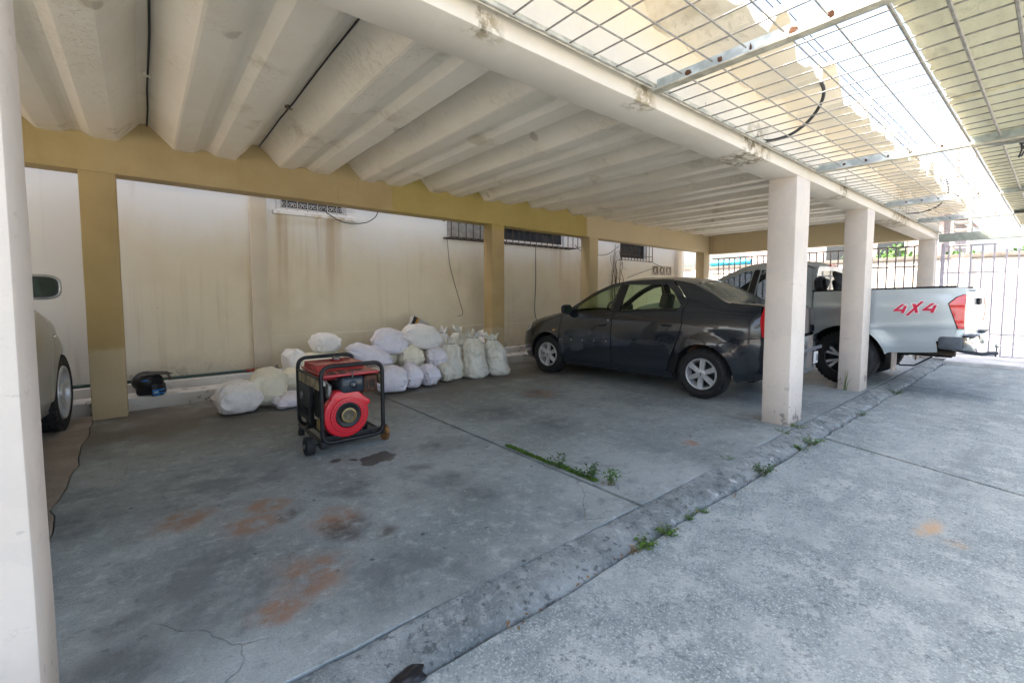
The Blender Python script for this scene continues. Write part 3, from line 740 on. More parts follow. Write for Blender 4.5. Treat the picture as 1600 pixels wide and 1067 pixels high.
cable('wall_cable', [(7.5, 6.9, 2.32), (7.68, 6.88, 2.38), (7.72, 6.9, 2.5), (7.6, 6.95, 2.62)], .006, 'short curled black cable at the corner of the window cage')
cable('wall_cable', [(10.6, 7.02, 2.18), (10.9, 7.06, 2.12), (11.25, 7.07, 2.06)], .006, 'thin wire running from the small barred window to the pierced blocks')
cable('wall_cable', [(11.0, 7.06, 2.06), (10.3, 7.06, 1.9), (9.6, 7.06, 1.72)], .006, 'thin wire slanting down the wall left of the pierced blocks')
# dry climber by the third window
VINE = plain('dry_vine', (.13, .09, .05), .9)
vine = empty('dry_climber', (9.1, 7.05, 0), 0, 'dry brown climber clinging to the wall beside the small barred window', 'plant')
rv = random.Random(5)
for s_ in range(9):
    x = rv.uniform(-.15, .30); pts = []; z = .3
    while z < rv.uniform(2.1, 2.7):
        pts.append((x, rv.uniform(-.02, .02), z)); z += .14; x += rv.uniform(-.05, .05)
    MB().tube(pts, [.011-.006*i/len(pts) for i in range(len(pts))], 5).build('stem', VINE, vine)
    b = MB()
    for k in range(5):
        p = Vector(rv.choice(pts)); d = Vector((rv.uniform(-1, 1), -.1, rv.uniform(-.3, 1))); b.tube([p, p+d*.10, p+d*.2+Vector((0, 0, -.05))], [.005, .004, .002], 4)
    b.build('twig', VINE, vine)

# ------------------------------------------------------------------ fence and gate at the far end
fence = empty('iron_fence', (12.52, 0, 0), 0, 'dark iron bar fence between the far posts behind the pickup', 'fence')
me_bar = MB().box((-.011, -.011, .06), (.011, .011, 2.30)).build('bar', FENCEP); mb_ = me_bar.data; bpy.data.objects.remove(me_bar)
y = 1.98
while y < 6.25:
    inst('bar', mb_, fence, (.0, y, 0)); y += .148
for z in (2.30, 1.88, .55, .09):
    MB().box((-.016, 1.90, z-.014), (.016, 6.30, z+.014)).build('rail', FENCEP, fence)
gate = empty('driveway_gate', (12.62, 0, 0), 0, 'pale mauve bar gate closing the end of the driveway', 'gate')
b = MB(); b.box((-.013, -.013, .10), (.013, .013, 2.26)); q = b.build('bar', GATEP); mg = q.data; bpy.data.objects.remove(q)
y = 1.47
while y > -3.5:
    inst('bar', mg, gate, (0, y, 0)); y -= .158
for z in (2.26, 1.73, .53, .11):
    MB().box((-.016, -3.6, z-.014), (.016, 1.52, z+.014)).build('rail', GATEP, gate)
b = MB()
for k in range(14):
    yy = 1.39-.316*k
    for sg in (1, -1): b.tube([(-.0, yy+sg*.075+.07*math.cos(t*.4), 1.13+.07*math.sin(t*.4)) for t in range(16)], .005, 5)
b.build('scrollwork', GATEP, gate)
MB().box((-.03, 1.525, 0), (.03, 1.585, 2.33), bev=.004).build('gate_post', GATEP, gate)

# ------------------------------------------------------------------ across the street
sw = empty('street_wall', (17.4, 0, 0), 0, 'sunlit cream wall with dark coping across the street', 'wall')
wm_ = rough_box('wall_face', (0, -40, -.05), (.25, 40, 2.28), STREETW, sw, amp=.01, step=.9)
rough_box('coping', (-.05, -40, 2.285), (.30, 40, 2.40), plain('coping_stone', (.20, .17, .14), .9), sw, amp=.008, step=.9)
for k, y in enumerate((-6, -2.2, 1.6, 5.4, 9.2)):
    rough_box('pier', (-.12, y, -.05), (-.003, y+.35, 2.28), STREETW, sw, amp=.006, seed=k)
b = MB()
nn = 26; ring = 12
vs = []
for i in range(nn+1):
    y_ = 7.35+1.5*i/nn
    for k in range(ring):
        t = 2*math.pi*k/ring; r_ = .105*(1+.22*noise.noise(Vector((y_*4, math.cos(t)*1.5, math.sin(t)*1.5))))
        vs.append((17.52+1.1*r_*math.cos(t), y_, 2.51+r_*math.sin(t)))
fs = [(i*ring+k, i*ring+(k+1) % ring, (i+1)*ring+(k+1) % ring, (i+1)*ring+k) for i in range(nn) for k in range(ring)]+[tuple(range(ring)), tuple(nn*ring+k for k in range(ring-1, -1, -1))]
tarp = b.add(vs, fs).build('tarpaulin', plain('turquoise_tarp', (.02, .36, .50), .6), None, 60)
tag(tarp, 'rolled turquoise tarpaulin lying on the street wall above the pickup roof', 'tarpaulin')
house = empty('house', (31, 6.5, 0), 0, 'pale house with a red tiled roof beyond the street wall', 'house')
HW = plain('house_paint', (.58, .46, .42), .8, scale=2); RT = plain('red_roof_tile', (.40, .12, .08), .8, var=.25, scale=12)
rough_box('wall', (-2, -2.9, -.2), (6, 6, 5.2), HW, house, step=2)
for k in range(9):
    yy = -3.3+k*.62
    b = MB(); b.add([(-2.6, yy, 5.2+k*.42), (6.6, yy, 5.2+k*.42), (6.6, yy+.70, 5.2+k*.42+.46), (-2.6, yy+.70, 5.2+k*.42+.46), (-2.6, yy, 5.11+k*.42), (6.6, yy, 5.11+k*.42), (6.6, yy+.70, 5.11+k*.42+.46), (-2.6, yy+.70, 5.11+k*.42+.46)],
        [(0, 1, 2, 3), (7, 6, 5, 4), (0, 4, 5, 1), (2, 6, 7, 3), (0, 3, 7, 4), (1, 5, 6, 2)]); b.build('roof_course', RT, house)
for (y0, z0) in ((-1.6, 2.9), (.6, 2.9), (2.9, 2.9)):
    f = MB().box((-2.06, y0, z0), (-2.005, y0+1.2, z0+1.2)).build('window', GRILLEW, house); MB().box((-2.08, y0+.08, z0+.08), (-2.062, y0+1.12, z0+1.12)).build('pane', PANE, f)
mast = empty('lattice_mast', (29, 3.0, 0), 0, 'pale lattice mast rising behind the street wall', 'mast')
for sx in (-.28, .28):
    for sy in (-.28, .28): MB().box((sx-.05, sy-.05, -.2), (sx+.05, sy+.05, 9.5)).build('leg', STREETW, mast)
for k in range(26):
    z = .2+k*.36
    for f_ in (-1, 1):
        MB().box((-.235 , f_*.28-.02, z), (.235, f_*.28+.02, z+.09)).box((f_*.28-.02, -.235, z), (f_*.28+.02, .235, z+.09)).build('brace', STREETW, mast)
# trees beyond
def tree(x, y, h, cr, label, seed):
    r = random.Random(seed); e = empty('tree', (x, y, -.2), 0, label, 'tree', 'trees beyond the street')
    bk = plain('bark', (.12, .09, .07), .9)
    t = MB(); t.tube([(0, 0, 0), (.05, .03, h*.3), (-.05, .05, h*.6), (.02, 0, h*.85)], [.16, .13, .09, .04], 8)
    for k in range(7):
        a = r.uniform(0, 6.28); z = h*r.uniform(.35, .7); t.tube([(0, 0, z), (cr*.4*math.cos(a), cr*.4*math.sin(a), z+h*.12), (cr*.8*math.cos(a), cr*.8*math.sin(a), z+h*.2)], [.06, .04, .015], 6)
    t.build('trunk', bk, e, 60)
    b = MB(); cl = [(Vector((r.gauss(0, cr*.5), r.gauss(0, cr*.5), h*r.uniform(.5, 1.0))), r.uniform(.25, .5)*cr) for _ in range(16)]
    for (c, rad) in cl:
        for k in range(150):
            d = Vector((r.gauss(0, 1), r.gauss(0, 1), r.gauss(0, 1))).normalized()*rad*r.uniform(.55, 1); p = c+d
            u = Vector((r.uniform(-1, 1), r.uniform(-1, 1), r.uniform(-1, 1))).normalized(); v = u.cross(d).normalized()*.05; u = u*.09
            b.add([p-u, p+v, p+u, p-v], [(0, 1, 2, 3)])
    b.build('crown', LEAF, e, fix=False)
tree(24, 4.6, 3.0, 1.5, 'leafy green tree beyond the street wall, right of the tarpaulin', 1)
tree(26, 1.2, 2.9, 1.4, 'low green tree behind the street wall, above the gate', 2)
tree(30, 12, 3.2, 2, 'broad green tree behind the pickup cab', 3)
# ------------------------------------------------------------------ vehicles
def carpaint(name, col, metal=.5, rough=.32, dust=.35, dustcol=(.22, .20, .17), coat=.6):
    q = N(name); p = q.obj(); n1 = q.noise(p, 2.5, 6, .6); n2 = q.noise(p, 30, 4, .6); z = q.sep(q.normal())[2]; hz = q.sep(p)[2]
    up = q.mul(q.ramp(z, .25, .9), q.ramp(n1, .2, .6)); lowd = q.mul(q.ramp(hz, .75, .25), .5)
    d = q.mul(q.add(up, q.mul(q.add(q.mul(q.ramp(n1, .45, .7), .35), q.mul(lowd, q.ramp(n2, .3, .7))), .7)), dust)
    c = q.mix(d, col, dustcol)
    r = q.add(rough, q.mul(d, .45)); me = q.math('MULTIPLY', q.math('SUBTRACT', 1, d), metal)
    q.set(c, r, me, q.bump(q.noise(p, 1.4, 2), .05, .02)); q.b.inputs['Coat Weight'].default_value = min(1, coat*.75); q.b.inputs['Coat Roughness'].default_value = .04
    return q.m
def carglass(name, tint, rough=.03, dusty=0):
    q = N(name); tr = q.n('BsdfTransparent'); tr.inputs[0].default_value = (*tint, 1)
    gl = q.n('BsdfGlossy'); gl.inputs[0].default_value = (.9, .95, .93, 1); gl.inputs['Roughness'].default_value = rough
    fr = q.n('Fresnel'); q.l(q.math('MULTIPLY_ADD', q.n('NewGeometry').outputs['Backfacing'], 1/1.5-1.5, 1.5), fr.inputs[0]); mx = q.n('MixShader'); q.l(q.math('MULTIPLY', fr.outputs[0], 1.1), mx.inputs[0])
    q.t.links.new(tr.outputs[0], mx.inputs[1]); q.t.links.new(gl.outputs[0], mx.inputs[2]); o = mx
    if dusty:
        df = q.n('BsdfDiffuse'); df.inputs[0].default_value = (.36, .33, .26, 1); m2 = q.n('MixShader')
        q.l(q.mul(q.ramp(q.noise(q.obj(), 3, 5), .2, .8), dusty), m2.inputs[0]); q.t.links.new(mx.outputs[0], m2.inputs[1]); q.t.links.new(df.outputs[0], m2.inputs[2]); o = m2
    q.t.links.new(o.outputs[0], q.out.inputs[0]); return q.m
NAVY = carpaint('dark_slate_paint', (.011, .0175, .0275), .10, .18, .08, (.09, .085, .075), 1.4)
SILVER = carpaint('silver_paint', (.47, .525, .55), .45, .3, .3, (.42, .42, .38))
SANDS = carpaint('silver_beige_paint', (.40, .41, .395), .5, .33, .35, (.38, .34, .27))
GLASSG = carglass('green_tinted_glass', (.74, .86, .72)); GLASSD = carglass('dark_tinted_glass', (.20, .23, .27)); GLASSR = carglass('dusty_rear_glass', (.60, .72, .55), .08, .45)
BLKP = plain('black_trim', (.018, .018, .02), .5, var=.2); DGREY = plain('grey_plastic', (.075, .09, .11), .5, var=.15, scale=12)
CHROME = plain('chrome', (.75, .74, .72), .10, 1, var=.05); TYRE = plain('tyre_rubber', (.020, .020, .021), .75, var=.25, scale=14, bump=.2)
ALLOY = plain('alloy_wheel', (.62, .63, .64), .35, .35, var=.12); DALLOY = plain('dark_alloy', (.035, .037, .04), .4, .5); SEATM = plain('seat_cloth', (.045, .042, .042), .85); LINER = plain('arch_liner', (.010, .010, .011), .9)
TANC = plain('tan_seat_cloth', (.16, .085, .05), .8)
def lens(name, col, rough=.08):
    q = N(name); v = q.n('TexWave'); q.l(q.obj(), v.inputs[0]); v.inputs['Scale'].default_value = 28; v.bands_direction = 'Z'
    q.set(q.mix(q.mul(v.outputs[1], .35), col, tuple(x*.45 for x in col)), rough, 0, None, .6); q.b.inputs['Coat Weight'].default_value = 1
    return q.m
REDL = lens('red_lens', (.62, .012, .02)); AMBER = lens('amber_lens', (.62, .30, .10)); CLEARL = lens('clear_lens', (.50, .50, .50)); PALEL = lens('pale_red_lens', (.70, .10, .09))

class Shape:
    """a body as y = f(x, z) for the sides and z = g(x, y) for the top"""
    def __init__(s, w, zb, belt, ze, ye, zc, lv, arches=()):
        s.w, s.zb, s.bt, s.ze_, s.ye_, s.zc_, s.lv, s.arches = w, zb, belt, ze, ye, zc, lv, arches
        s.cache = {}
    def at(s, x):
        k = round(x, 4)
        if k not in s.cache:
            w = sinterp(s.w, x); zb = sinterp(s.zb, x); ze = sinterp(s.ze_, x); be = min(sinterp(s.bt, x), ze-.03); ye = min(sinterp(s.ye_, x), w)
            h = be-zb
            tab = [(zb+t*h, w*q) for t, q in s.lv]+[(ze, ye)]
            s.cache[k] = (w, zb, be, ze, ye, tab)
        return s.cache[k]
    def y(s, x, z):
        tab = s.at(x)[5]
        if z >= tab[-2][0]:
            (a, b), (c, d) = tab[-2], tab[-1]; t = (z-a)/(c-a); t = max(0, min(1.02, t))
            yy = b+(d-b)*(t*.80+.20*t*t)
        else: yy = sinterp(tab[:-1], z)
        for (cx_, cz, r, amp) in s.arches:
            d = math.hypot(x-cx_, z-cz)
            if z < cz+r*1.5 and d < r+.18: yy += amp*max(0, min(1, 1-(d-r)/.14))**.8 if d >= r else amp
        return yy
    def ze(s, x): return sinterp(s.ze_, x)
    def zb_(s, x): return sinterp(s.zb, x)
    def top(s, x, y):
        ze = s.ze(x); ye = min(sinterp(s.ye_, x), sinterp(s.w, x)); zc = sinterp(s.zc_, x); t = min(1.05, abs(y)/ye)
        return zc-(zc-ze)*t**2.4
def finish(bm, name, m, parent, lipv, flip=False):
    """lips on the open border so that gaps and edges read as sheet metal"""
    bmesh.ops.remove_doubles(bm, verts=bm.verts[:], dist=.0005)
    bd = [e for e in bm.edges if len(e.link_faces) == 1]
    for f in bm.faces: f.smooth = True
    if lipv:
        r = bmesh.ops.extrude_edge_only(bm, edges=bd)
        for g in r['geom']:
            if isinstance(g, bmesh.types.BMVert): g.co += lipv(g.co)
        for e in bd: e.smooth = False
    me = bpy.data.meshes.new(name); bm.to_mesh(me); bm.free(); me.materials.append(m)
    return link(bpy.data.objects.new(name, me), parent)
def cut(bm, ax, lo, hi, step):
    k = int((hi-lo)/step)
    for i in range(1, k+1):
        c = [0, 0, 0]; c[ax] = lo+(hi-lo)*i/(k+1); nn = [0, 0, 0]; nn[ax] = 1
        bmesh.ops.bisect_plane(bm, geom=bm.verts[:]+bm.edges[:]+bm.faces[:], plane_co=c, plane_no=nn)
def side_panel(name, sh, poly, m, parent, sgn=1, off=0, holes=(), step=.07, lip=.02, lab=None):
    loops = [[Vector((p[0], p[1], 0)) for p in poly]]+[[Vector((p[0], p[1], 0)) for p in h] for h in holes]
    tr = tessellate_polygon(loops); flat = [p for L in loops for p in L]
    bm = bmesh.new(); vs = [bm.verts.new((p.x, 0, p.y)) for p in flat]
    for t in tr:
        try: bm.faces.new([vs[i] for i in t])
        except ValueError: pass
    xs = [p.x for p in flat]; zs = [p.y for p in flat]
    cut(bm, 0, min(xs), max(xs), step); cut(bm, 2, min(zs), max(zs), step*.9)
    for v in bm.verts: v.co.y = sgn*(sh.y(v.co.x, v.co.z)+off)
    bm.normal_update()
    for f in bm.faces:
        if f.normal.y*sgn < 0: f.normal_flip()
    o = finish(bm, name, m, parent, (lambda c: Vector((0, -sgn*lip, 0))) if lip else None)
    if lab: o['label'] = lab
    return o
def top_panel(name, sh, x0, x1, m, parent, frac=1.0, f0=-1.0, off=0, nx=14, ny=14, lip=.02, g=None):
    """strip of the top between stations x0..x1; y runs over f0..frac of the edge half-width"""
    bm = bmesh.new(); G = []
    for i in range(nx+1):
        x = x0+(x1-x0)*i/nx; ye = min(sinterp(sh.ye_, x), sinterp(sh.w, x)); row = []
        for j in range(ny+1):
            t = f0+(frac-f0)*j/ny; y = ye*t; row.append(bm.verts.new((x, y, sh.top(x, y)+off)))
        G.append(row)
    for i in range(nx):
        for j in range(ny): bm.faces.new((G[i][j], G[i+1][j], G[i+1][j+1], G[i][j+1]))
    bm.normal_update()
    for f in bm.faces:
        if f.normal.z < 0: f.normal_flip()
    return finish(bm, name, m, parent, (lambda c: Vector((0, 0, -lip))) if lip else None)
def end_cap(name, sh, x, z0, z1, m, parent, out=1, off=0, yf=1.0, nz=8, ny=12, bulge=.03, lip=.02, ys=None):
    """front or rear fascia across the car at station x"""
    bm = bmesh.new(); G = []
    for i in range(nz+1):
        z = z0+(z1-z0)*i/nz; yw = sh.y(x, min(z, sh.ze(x)))*yf; a, b = (ys if ys else (-yw, yw)); row = []
        a = max(a, -yw); b = min(b, yw)
        for j in range(ny+1):
            y = a+(b-a)*j/ny; row.append(bm.verts.new((x+out*(off+bulge*(1-(y/max(yw, .01))**2)), y, z)))
        G.append(row)
    for i in range(nz):
        for j in range(ny): bm.faces.new((G[i][j], G[i+1][j], G[i+1][j+1], G[i][j+1]))
    bm.normal_update()
    for f in bm.faces:
        if f.normal.x*out < 0: f.normal_flip()
    return finish(bm, name, m, parent, (lambda c: Vector((-out*lip, 0, 0))) if lip else None)
def inner_shell(sh, x0, x1, zt, parent, m=None, inset=.035, name='inner_body', arches=()):
    """dark inner body below the belt: arch liners, floor and door cards"""
    b = MB(); n = 46; vs = []; fs = []
    for i in range(n+1):
        x = x0+(x1-x0)*i/n; zb = sh.zb_(x)+.03; top = min(zt, sh.ze(x)-.05)
        lo = zb
        for (cx_, cz, r) in arches:
            if abs(x-cx_) < r+.02: lo = max(lo, cz+math.sqrt(max(0, (r+.02)**2-(x-cx_)**2)))
        yb = sh.y(x, (lo+top)/2)-inset-.02; ym = sh.y(x, top)-inset-.01
        vs += [(x, -yb, lo), (x, -ym, top), (x, ym, top), (x, yb, lo)]
    for i in range(n):
        for k in range(4): fs.append((4*i+k, 4*(i+1)+k, 4*(i+1)+(k+1) % 4, 4*i+(k+1) % 4))
    fs += [(0, 1, 2, 3), (4*n+3, 4*n+2, 4*n+1, 4*n)]
    return b.add(vs, fs).build(name, m or LINER, parent)
def wheel(parent, x, y, r, wd, sgn, style, rim_r, name='wheel', rz=0):
    """wheel with tyre and rim; outer face looks towards sgn*y"""
    hub = MB(); e = None
    T = Matrix.Translation((0, 0, 0))
    h = wd/2
    b = MB(); prof = [(rim_r-.004, -h+.02), (rim_r+.01, -h+.004), (rim_r+(r-rim_r)*.55, -h-.006), (r-.025, -h+.012), (r-.006, -h+.035)]
    for k in range(4):
        a = -h+.04+(2*h-.08)*k/3; 
        if k: prof += [(r-.010, a-.007), (r, a-.004)]
        else: prof += [(r, a)]
        if k < 3: prof += [(r, a+(2*h-.08)/3-.018), (r-.010, a+(2*h-.08)/3-.015)]
    prof += [(r-.006, h-.035), (r-.025, h-.012), (rim_r+(r-rim_r)*.55, h+.006), (rim_r+.01, h-.004), (rim_r-.004, h-.02)]
    b.lathe(prof, 56, None, 'Y')
    # shoulder blocks
    nb = 52 if style != 'truck' else 40
    for k in range(nb):
        a = 2*math.pi*k/nb
        for sg in (1, -1):
            M_ = Matrix.Rotation(a, 4, 'Y') @ Matrix.Translation((r-.017, sg*(h-.022), 0))
            b.box((-.012, -.016, -.7*math.pi*r/nb*1.0), (.0145, .014, .35*math.pi*r/nb), M_)
    w_ = b.build(name, TYRE, parent, 35); w_.location = (x, y, r); w_.rotation_euler = (0, 0, rz)
    s = sgn
    b = MB(); b.lathe([(rim_r+.003, s*(h-.012)), (rim_r-.004, s*(h+.002)), (rim_r-.018, s*(h-.004)), (rim_r-.03, s*(h-.04)), (rim_r-.035, s*(-h+.03))], 48, None, 'Y')
    nsp = {'sedan': 6, 'truck': 6, 'suv': 5}[style]
    main = MB(); dark = MB()
    for k in range(nsp):
        a = math.pi/2+2*math.pi*k/nsp+(.1 if style == 'sedan' else 0)
        M_ = Matrix.Rotation(-a, 4, 'Y')
        def bar(mb, r0, r1, w0, w1, d0, d1, th=.03, skew=0):
            vs = [(r0, s*d0, -w0+0), (r0, s*d0, w0), (r1, s*d1, w1+skew), (r1, s*d1, -w1+skew), (r0, s*(d0-th), -w0*1.15), (r0, s*(d0-th), w0*1.15), (r1, s*(d1-th), w1*1.1+skew), (r1, s*(d1-th), -w1*1.1+skew)]
            mb.add(vs, [(0, 1, 2, 3), (7, 6, 5, 4), (0, 4, 5, 1), (1, 5, 6, 2), (2, 6, 7, 3), (3, 7, 4, 0)], M_)
        if style == 'sedan':
            bar(main, .04, rim_r-.012, .027, .031, h-.012, h-.008)
            for q in (-.016, .016): 
                vs = [(.055, s*(h-.009), q-.007), (.055, s*(h-.009), q+.007), (rim_r-.02, s*(h-.003), q*1.15+.008), (rim_r-.02, s*(h-.003), q*1.15-.008)]
                bar(main, .055, rim_r-.014, .001, .001, h-.010, h-.006)
                main.tube([(.055, s*(h-.012), q), (rim_r-.016, s*(h-.006), q*1.2)], .0075, 6, M_)
        elif style == 'truck':
            for q in (-1, 1):
                bar(main, .065, rim_r-.008, .014, .019, h-.022, h-.002, .035, q*.044)
            bar(dark, .05, rim_r-.05, .026, .03, h-.035, h-.02, .03)
        else:
            bar(main, .045, rim_r-.012, .035, .030, h-.03, h-.006, .04)
    rim = b.build('rim', ALLOY if style != 'truck' else DALLOY, w_, 30)
    main.build('spokes', ALLOY, w_, 30)
    if dark.v: dark.build('spoke_backs', DALLOY, w_, 30)
    c = MB(); c.lathe([(.0, s*(h-.004)), (.045, s*(h-.005)), (.056, s*(h-.010)), (.060, s*(h-.03))], 24, None, 'Y'); cap = c.build('hub_cap', ALLOY if style != 'truck' else DALLOY, w_, 30)
    if style == 'sedan':
        e_ = MB(); y1 = s*(h-.0005); y0 = s*(h-.006)
        o4 = [(0, .019), (.012, 0), (0, -.019), (-.012, 0)]; i4 = [(p*.45, q*.45) for p, q in o4]
        vs = [(p, y1, q) for p, q in o4]+[(p, y1, q) for p, q in i4]; e_.add(vs, [(i, (i+1) % 4, 4+(i+1) % 4, 4+i) for i in range(4)])
        vs = [(p, y0, q) for p, q in o4]; e_.add([(p, y1, q) for p, q in o4]+[(p, y0, q) for p, q in o4], [(i, (i+1) % 4, 4+(i+1) % 4, 4+i) for i in range(4)])
        e_.build('emblem', DALLOY, w_, None)
    d = MB(); d.lathe([(.0, s*(h-.09)), (rim_r-.04, s*(h-.09)), (rim_r-.04, s*(h-.10)), (0, s*(h-.10))], 32, None, 'Y'); d.build('brake_disc', DALLOY, w_, 30)
    if style == 'truck':
        for k in range(6):
            a = k*math.pi/3+.5; bb = MB(); bb.lathe([(0, s*(h-.003)), (.009, s*(h-.004)), (.011, s*(h-.02))], 8, Matrix.Translation((.05*math.cos(a), 0, .05*math.sin(a))), 'Y'); bb.build('wheel_nut', ALLOY, w_, 30)
    return w_
def seat(parent, x, y, zs, zt, m, name='seat'):
    b = MB(); b.box((x-.02, y-.25, zs-.12), (x+.48, y+.25, zs), bev=.04)
    M_ = Matrix.Translation((x, y, zs)) @ Matrix.Rotation(R(-14), 4, 'Y'); b.box((-.12, -.24, -.05), (.02, .24, zt-zs-.16), M_, bev=.05)
    o = b.build(name, m, parent, 40)
    h = MB(); h.box((-.08, -.135, zt-zs-.15), (.03, .135, zt-zs+.06), M_, bev=.04); h.build('headrest', m, o, 40)
    return o
def mirror(parent, x, y, z, sgn, m, name='door_mirror', glass=None, sc=1):
    e = MB(); M_ = Matrix.Translation((x, sgn*y, z)) @ Matrix.Scale(sc, 4)
    bm = bmesh.new(); bmesh.ops.create_uvsphere(bm, u_segments=20, v_segments=12, radius=1)
    for v in bm.verts:
        c = v.co; c.x = .075*abs(c.x)**.8*(1 if c.x > 0 else -.25); c.y = .125*math.copysign(abs(c.y)**.6, c.y); c.z = .085*math.copysign(abs(c.z)**.6, c.z)
    e.add([(v.co.x, sgn*(v.co.y+.10), v.co.z) for v in bm.verts], [[v.index for v in f.verts] for f in bm.faces], M_); bm.free()
    e.tube([(.0, -.05*sgn, -.05), (.01, .02*sgn, -.03), (.01, .06*sgn, -.02)], .022, 8, M_)
    o = e.build(name, m, parent, 50)
    g = MB(); pts = [(.112*math.copysign(abs(math.cos(t))**.55, math.cos(t)), .068*math.copysign(abs(math.sin(t))**.55, math.sin(t))) for t in [2*math.pi*k/28 for k in range(28)]]
    g.prism([(sgn*(.10+a), q) for a, q in pts], -.024, -.019, 'YZ', M_); fr = g.build('mirror_frame', BLKP, o, None)
    g = MB(); g.prism([(sgn*(.10+a*.92), q*.9) for a, q in pts], -.0265, -.0242, 'YZ', M_); g.build('mirror_glass', glass or MIRG, o, None)
    return o
MIRG = plain('mirror_glass', (.055, .075, .055), .06, .3, var=.2, scale=3)

def sedan():
    car = empty('parked_car', (5.345+.845, 2.845, 0), R(90+3.2), 'dark slate blue sedan parked nose to the wall beside the first cream post', 'car')
    sh = Shape(
        w=[(-.84, .60), (-.80, .70), (-.70, .79), (-.5, .845), (-.2, .865), (.6, .87), (2.2, .87), (2.75, .86), (3.05, .82), (3.28, .72), (3.40, .58), (3.44, .44)],
        zb=[(-.84, .36), (-.6, .30), (-.36, .24), (.4, .19), (2.2, .18), (2.9, .19), (3.2, .22), (3.44, .28)],
        belt=[(-.84, 1.02), (-.5, 1.07), (-.1, 1.08), (.4, 1.06), (1.3, 1.00), (2.1, .975), (2.5, .93), (3.0, .80), (3.44, .60)],
        ze=[(-.84, 1.10), (-.75, 1.15), (-.45, 1.175), (-.28, 1.19), (.0, 1.33), (.30, 1.455), (.65, 1.505), (1.1, 1.50), (1.45, 1.465), (1.75, 1.355), (2.05, 1.175), (2.30, 1.03), (2.6, .96), (3.0, .86), (3.3, .75), (3.44, .64)],
        ye=[(-.84, .52), (-.7, .70), (-.3, .72), (.0, .655), (.3, .59), (.7, .565), (1.4, .57), (1.75, .63), (2.05, .70), (2.32, .745), (2.8, .735), (3.2, .66), (3.38, .50), (3.44, .38)],
        zc=[(-.84, 1.13), (-.72, 1.19), (-.45, 1.205), (-.30, 1.21), (.05, 1.40), (.35, 1.52), (.7, 1.56), (1.05, 1.565), (1.42, 1.52), (1.80, 1.36), (2.26, 1.085), (2.6, 1.025), (3.0, .94), (3.3, .83), (3.44, .70)],
        lv=[(0, .90), (.10, .955), (.35, .992), (.52, 1.0), (.75, .992), (.93, .965), (1.0, .945)],
        arches=[(0, .31, .375, .022), (2.60, .31, .375, .022)])
    zb = sh.zb_; ra = .375
    for s in (1, -1):
        belt_r = [(.30, 1.085)]
        # openings for the glass
        fw = [(2.08, 1.03), (1.42, 1.055), (1.36, sh.ze(1.36)-.05), (1.5, sh.ze(1.5)-.05), (1.7, sh.ze(1.7)-.052), (1.92, sh.ze(1.92)-.055), (2.06, sh.ze(2.06)-.06)]
        rw = [(1.24, 1.07), (.36, 1.105), (.32, 1.16), (.47, 1.33), (.60, 1.43), (1.22, 1.445)]
        qt = [(.27, 1.10), (.235, 1.20), (.40, 1.385), (.52, sh.ze(.52)-.004)]
        top_q = [(x, sh.ze(x)-.002) for x in (.52, .42, .32, .2, .1, 0, -.1, -.2, -.28, -.4, -.55, -.68)]
        side_panel('quarter_panel', sh, [(.26, .93), (.27, 1.10), (.235, 1.2), (.40, 1.385)]+top_q+[(-.63, 1.16), (-.66, .805), (-.42, .77), (-.20, .705), (-.165, .66)]+arc(0, .31, ra, 115, 30, 12)+[(.345, .60), (.29, .76)], NAVY, car, s)
        side_panel('rear_bumper_corner', sh, [(-.83, zb(-.83)), (-.83, .80), (-.66, .797), (-.42, .762), (-.20, .697), (-.172, .655)]+arc(0, .31, ra, 117, 186, 12)+[(-.40, zb(-.4))], NAVY, car, s)
        side_panel('tail_lamp', sh, [(-.79, .81), (-.67, .81), (-.64, 1.0), (-.655, 1.155), (-.78, 1.135)], REDL, car, s, .004)
        rdoor = [(.47, .30), (.42, .46), (.36, .60), (.302, .76), (.272, .93), (.28, 1.10), (.248, 1.2), (.41, 1.38), (.535, 1.475), (.7, sh.ze(.7)-.012), (1.0, sh.ze(1.0)-.012), (1.325, sh.ze(1.325)-.016), (1.335, .9), (1.325, .30)]
        d = side_panel('rear_door', sh, rdoor, NAVY, car, s, 0, [rw])
        side_panel('window_pane', sh, [(a*.997+.002, b) for a, b in rw], GLASSG, d, s, -.012, lip=0, step=.2)
        fdoor = [(1.337, .30), (1.347, .9), (1.337, sh.ze(1.337)-.016), (1.45, sh.ze(1.45)-.014), (1.7, sh.ze(1.7)-.012), (1.95, sh.ze(1.95)-.012), (2.22, sh.ze(2.22)-.012), (2.30, .95), (2.335, .70), (2.29, .40), (2.24, .30)]
        d2 = side_panel('front_door', sh, fdoor, NAVY, car, s, 0, [fw])
        side_panel('window_pane', sh, fw, GLASSG, d2, s, -.012, lip=0, step=.2)
        for dd, (ax, az) in ((d, (.47, .90)), (d2, (1.50, .855))):
            yy = sh.y(ax, az); b = MB(); b.box((ax-.075, s*yy-.018, az-.026), (ax+.085, s*yy+.004, az+.022), bev=.008)
            bz = MB(); bz.box((ax-.07, s*(yy+.016)-.008, az-.004), (ax+.078, s*(yy+.016)+.008, az+.022), bev=.006); h_ = b.build('handle_recess', BLKP, dd, 40); bz.build('handle', NAVY, dd, 40)
        b = MB(); b.lathe([(0, .004), (.011, .003), (.012, -.004)], 12, Matrix.Translation((1.405, s*sh.y(1.405, .925), .925)) , 'Y'); b.build('door_lock', ALLOY, d2, 40)
        # black B pillar trim, the strips between the glass
        side_panel('pillar_trim', sh, [(1.245, 1.08), (1.34, 1.06), (1.335, 1.44), (1.225, 1.445)], BLKP, d, s, .003, lip=.004, step=.2)
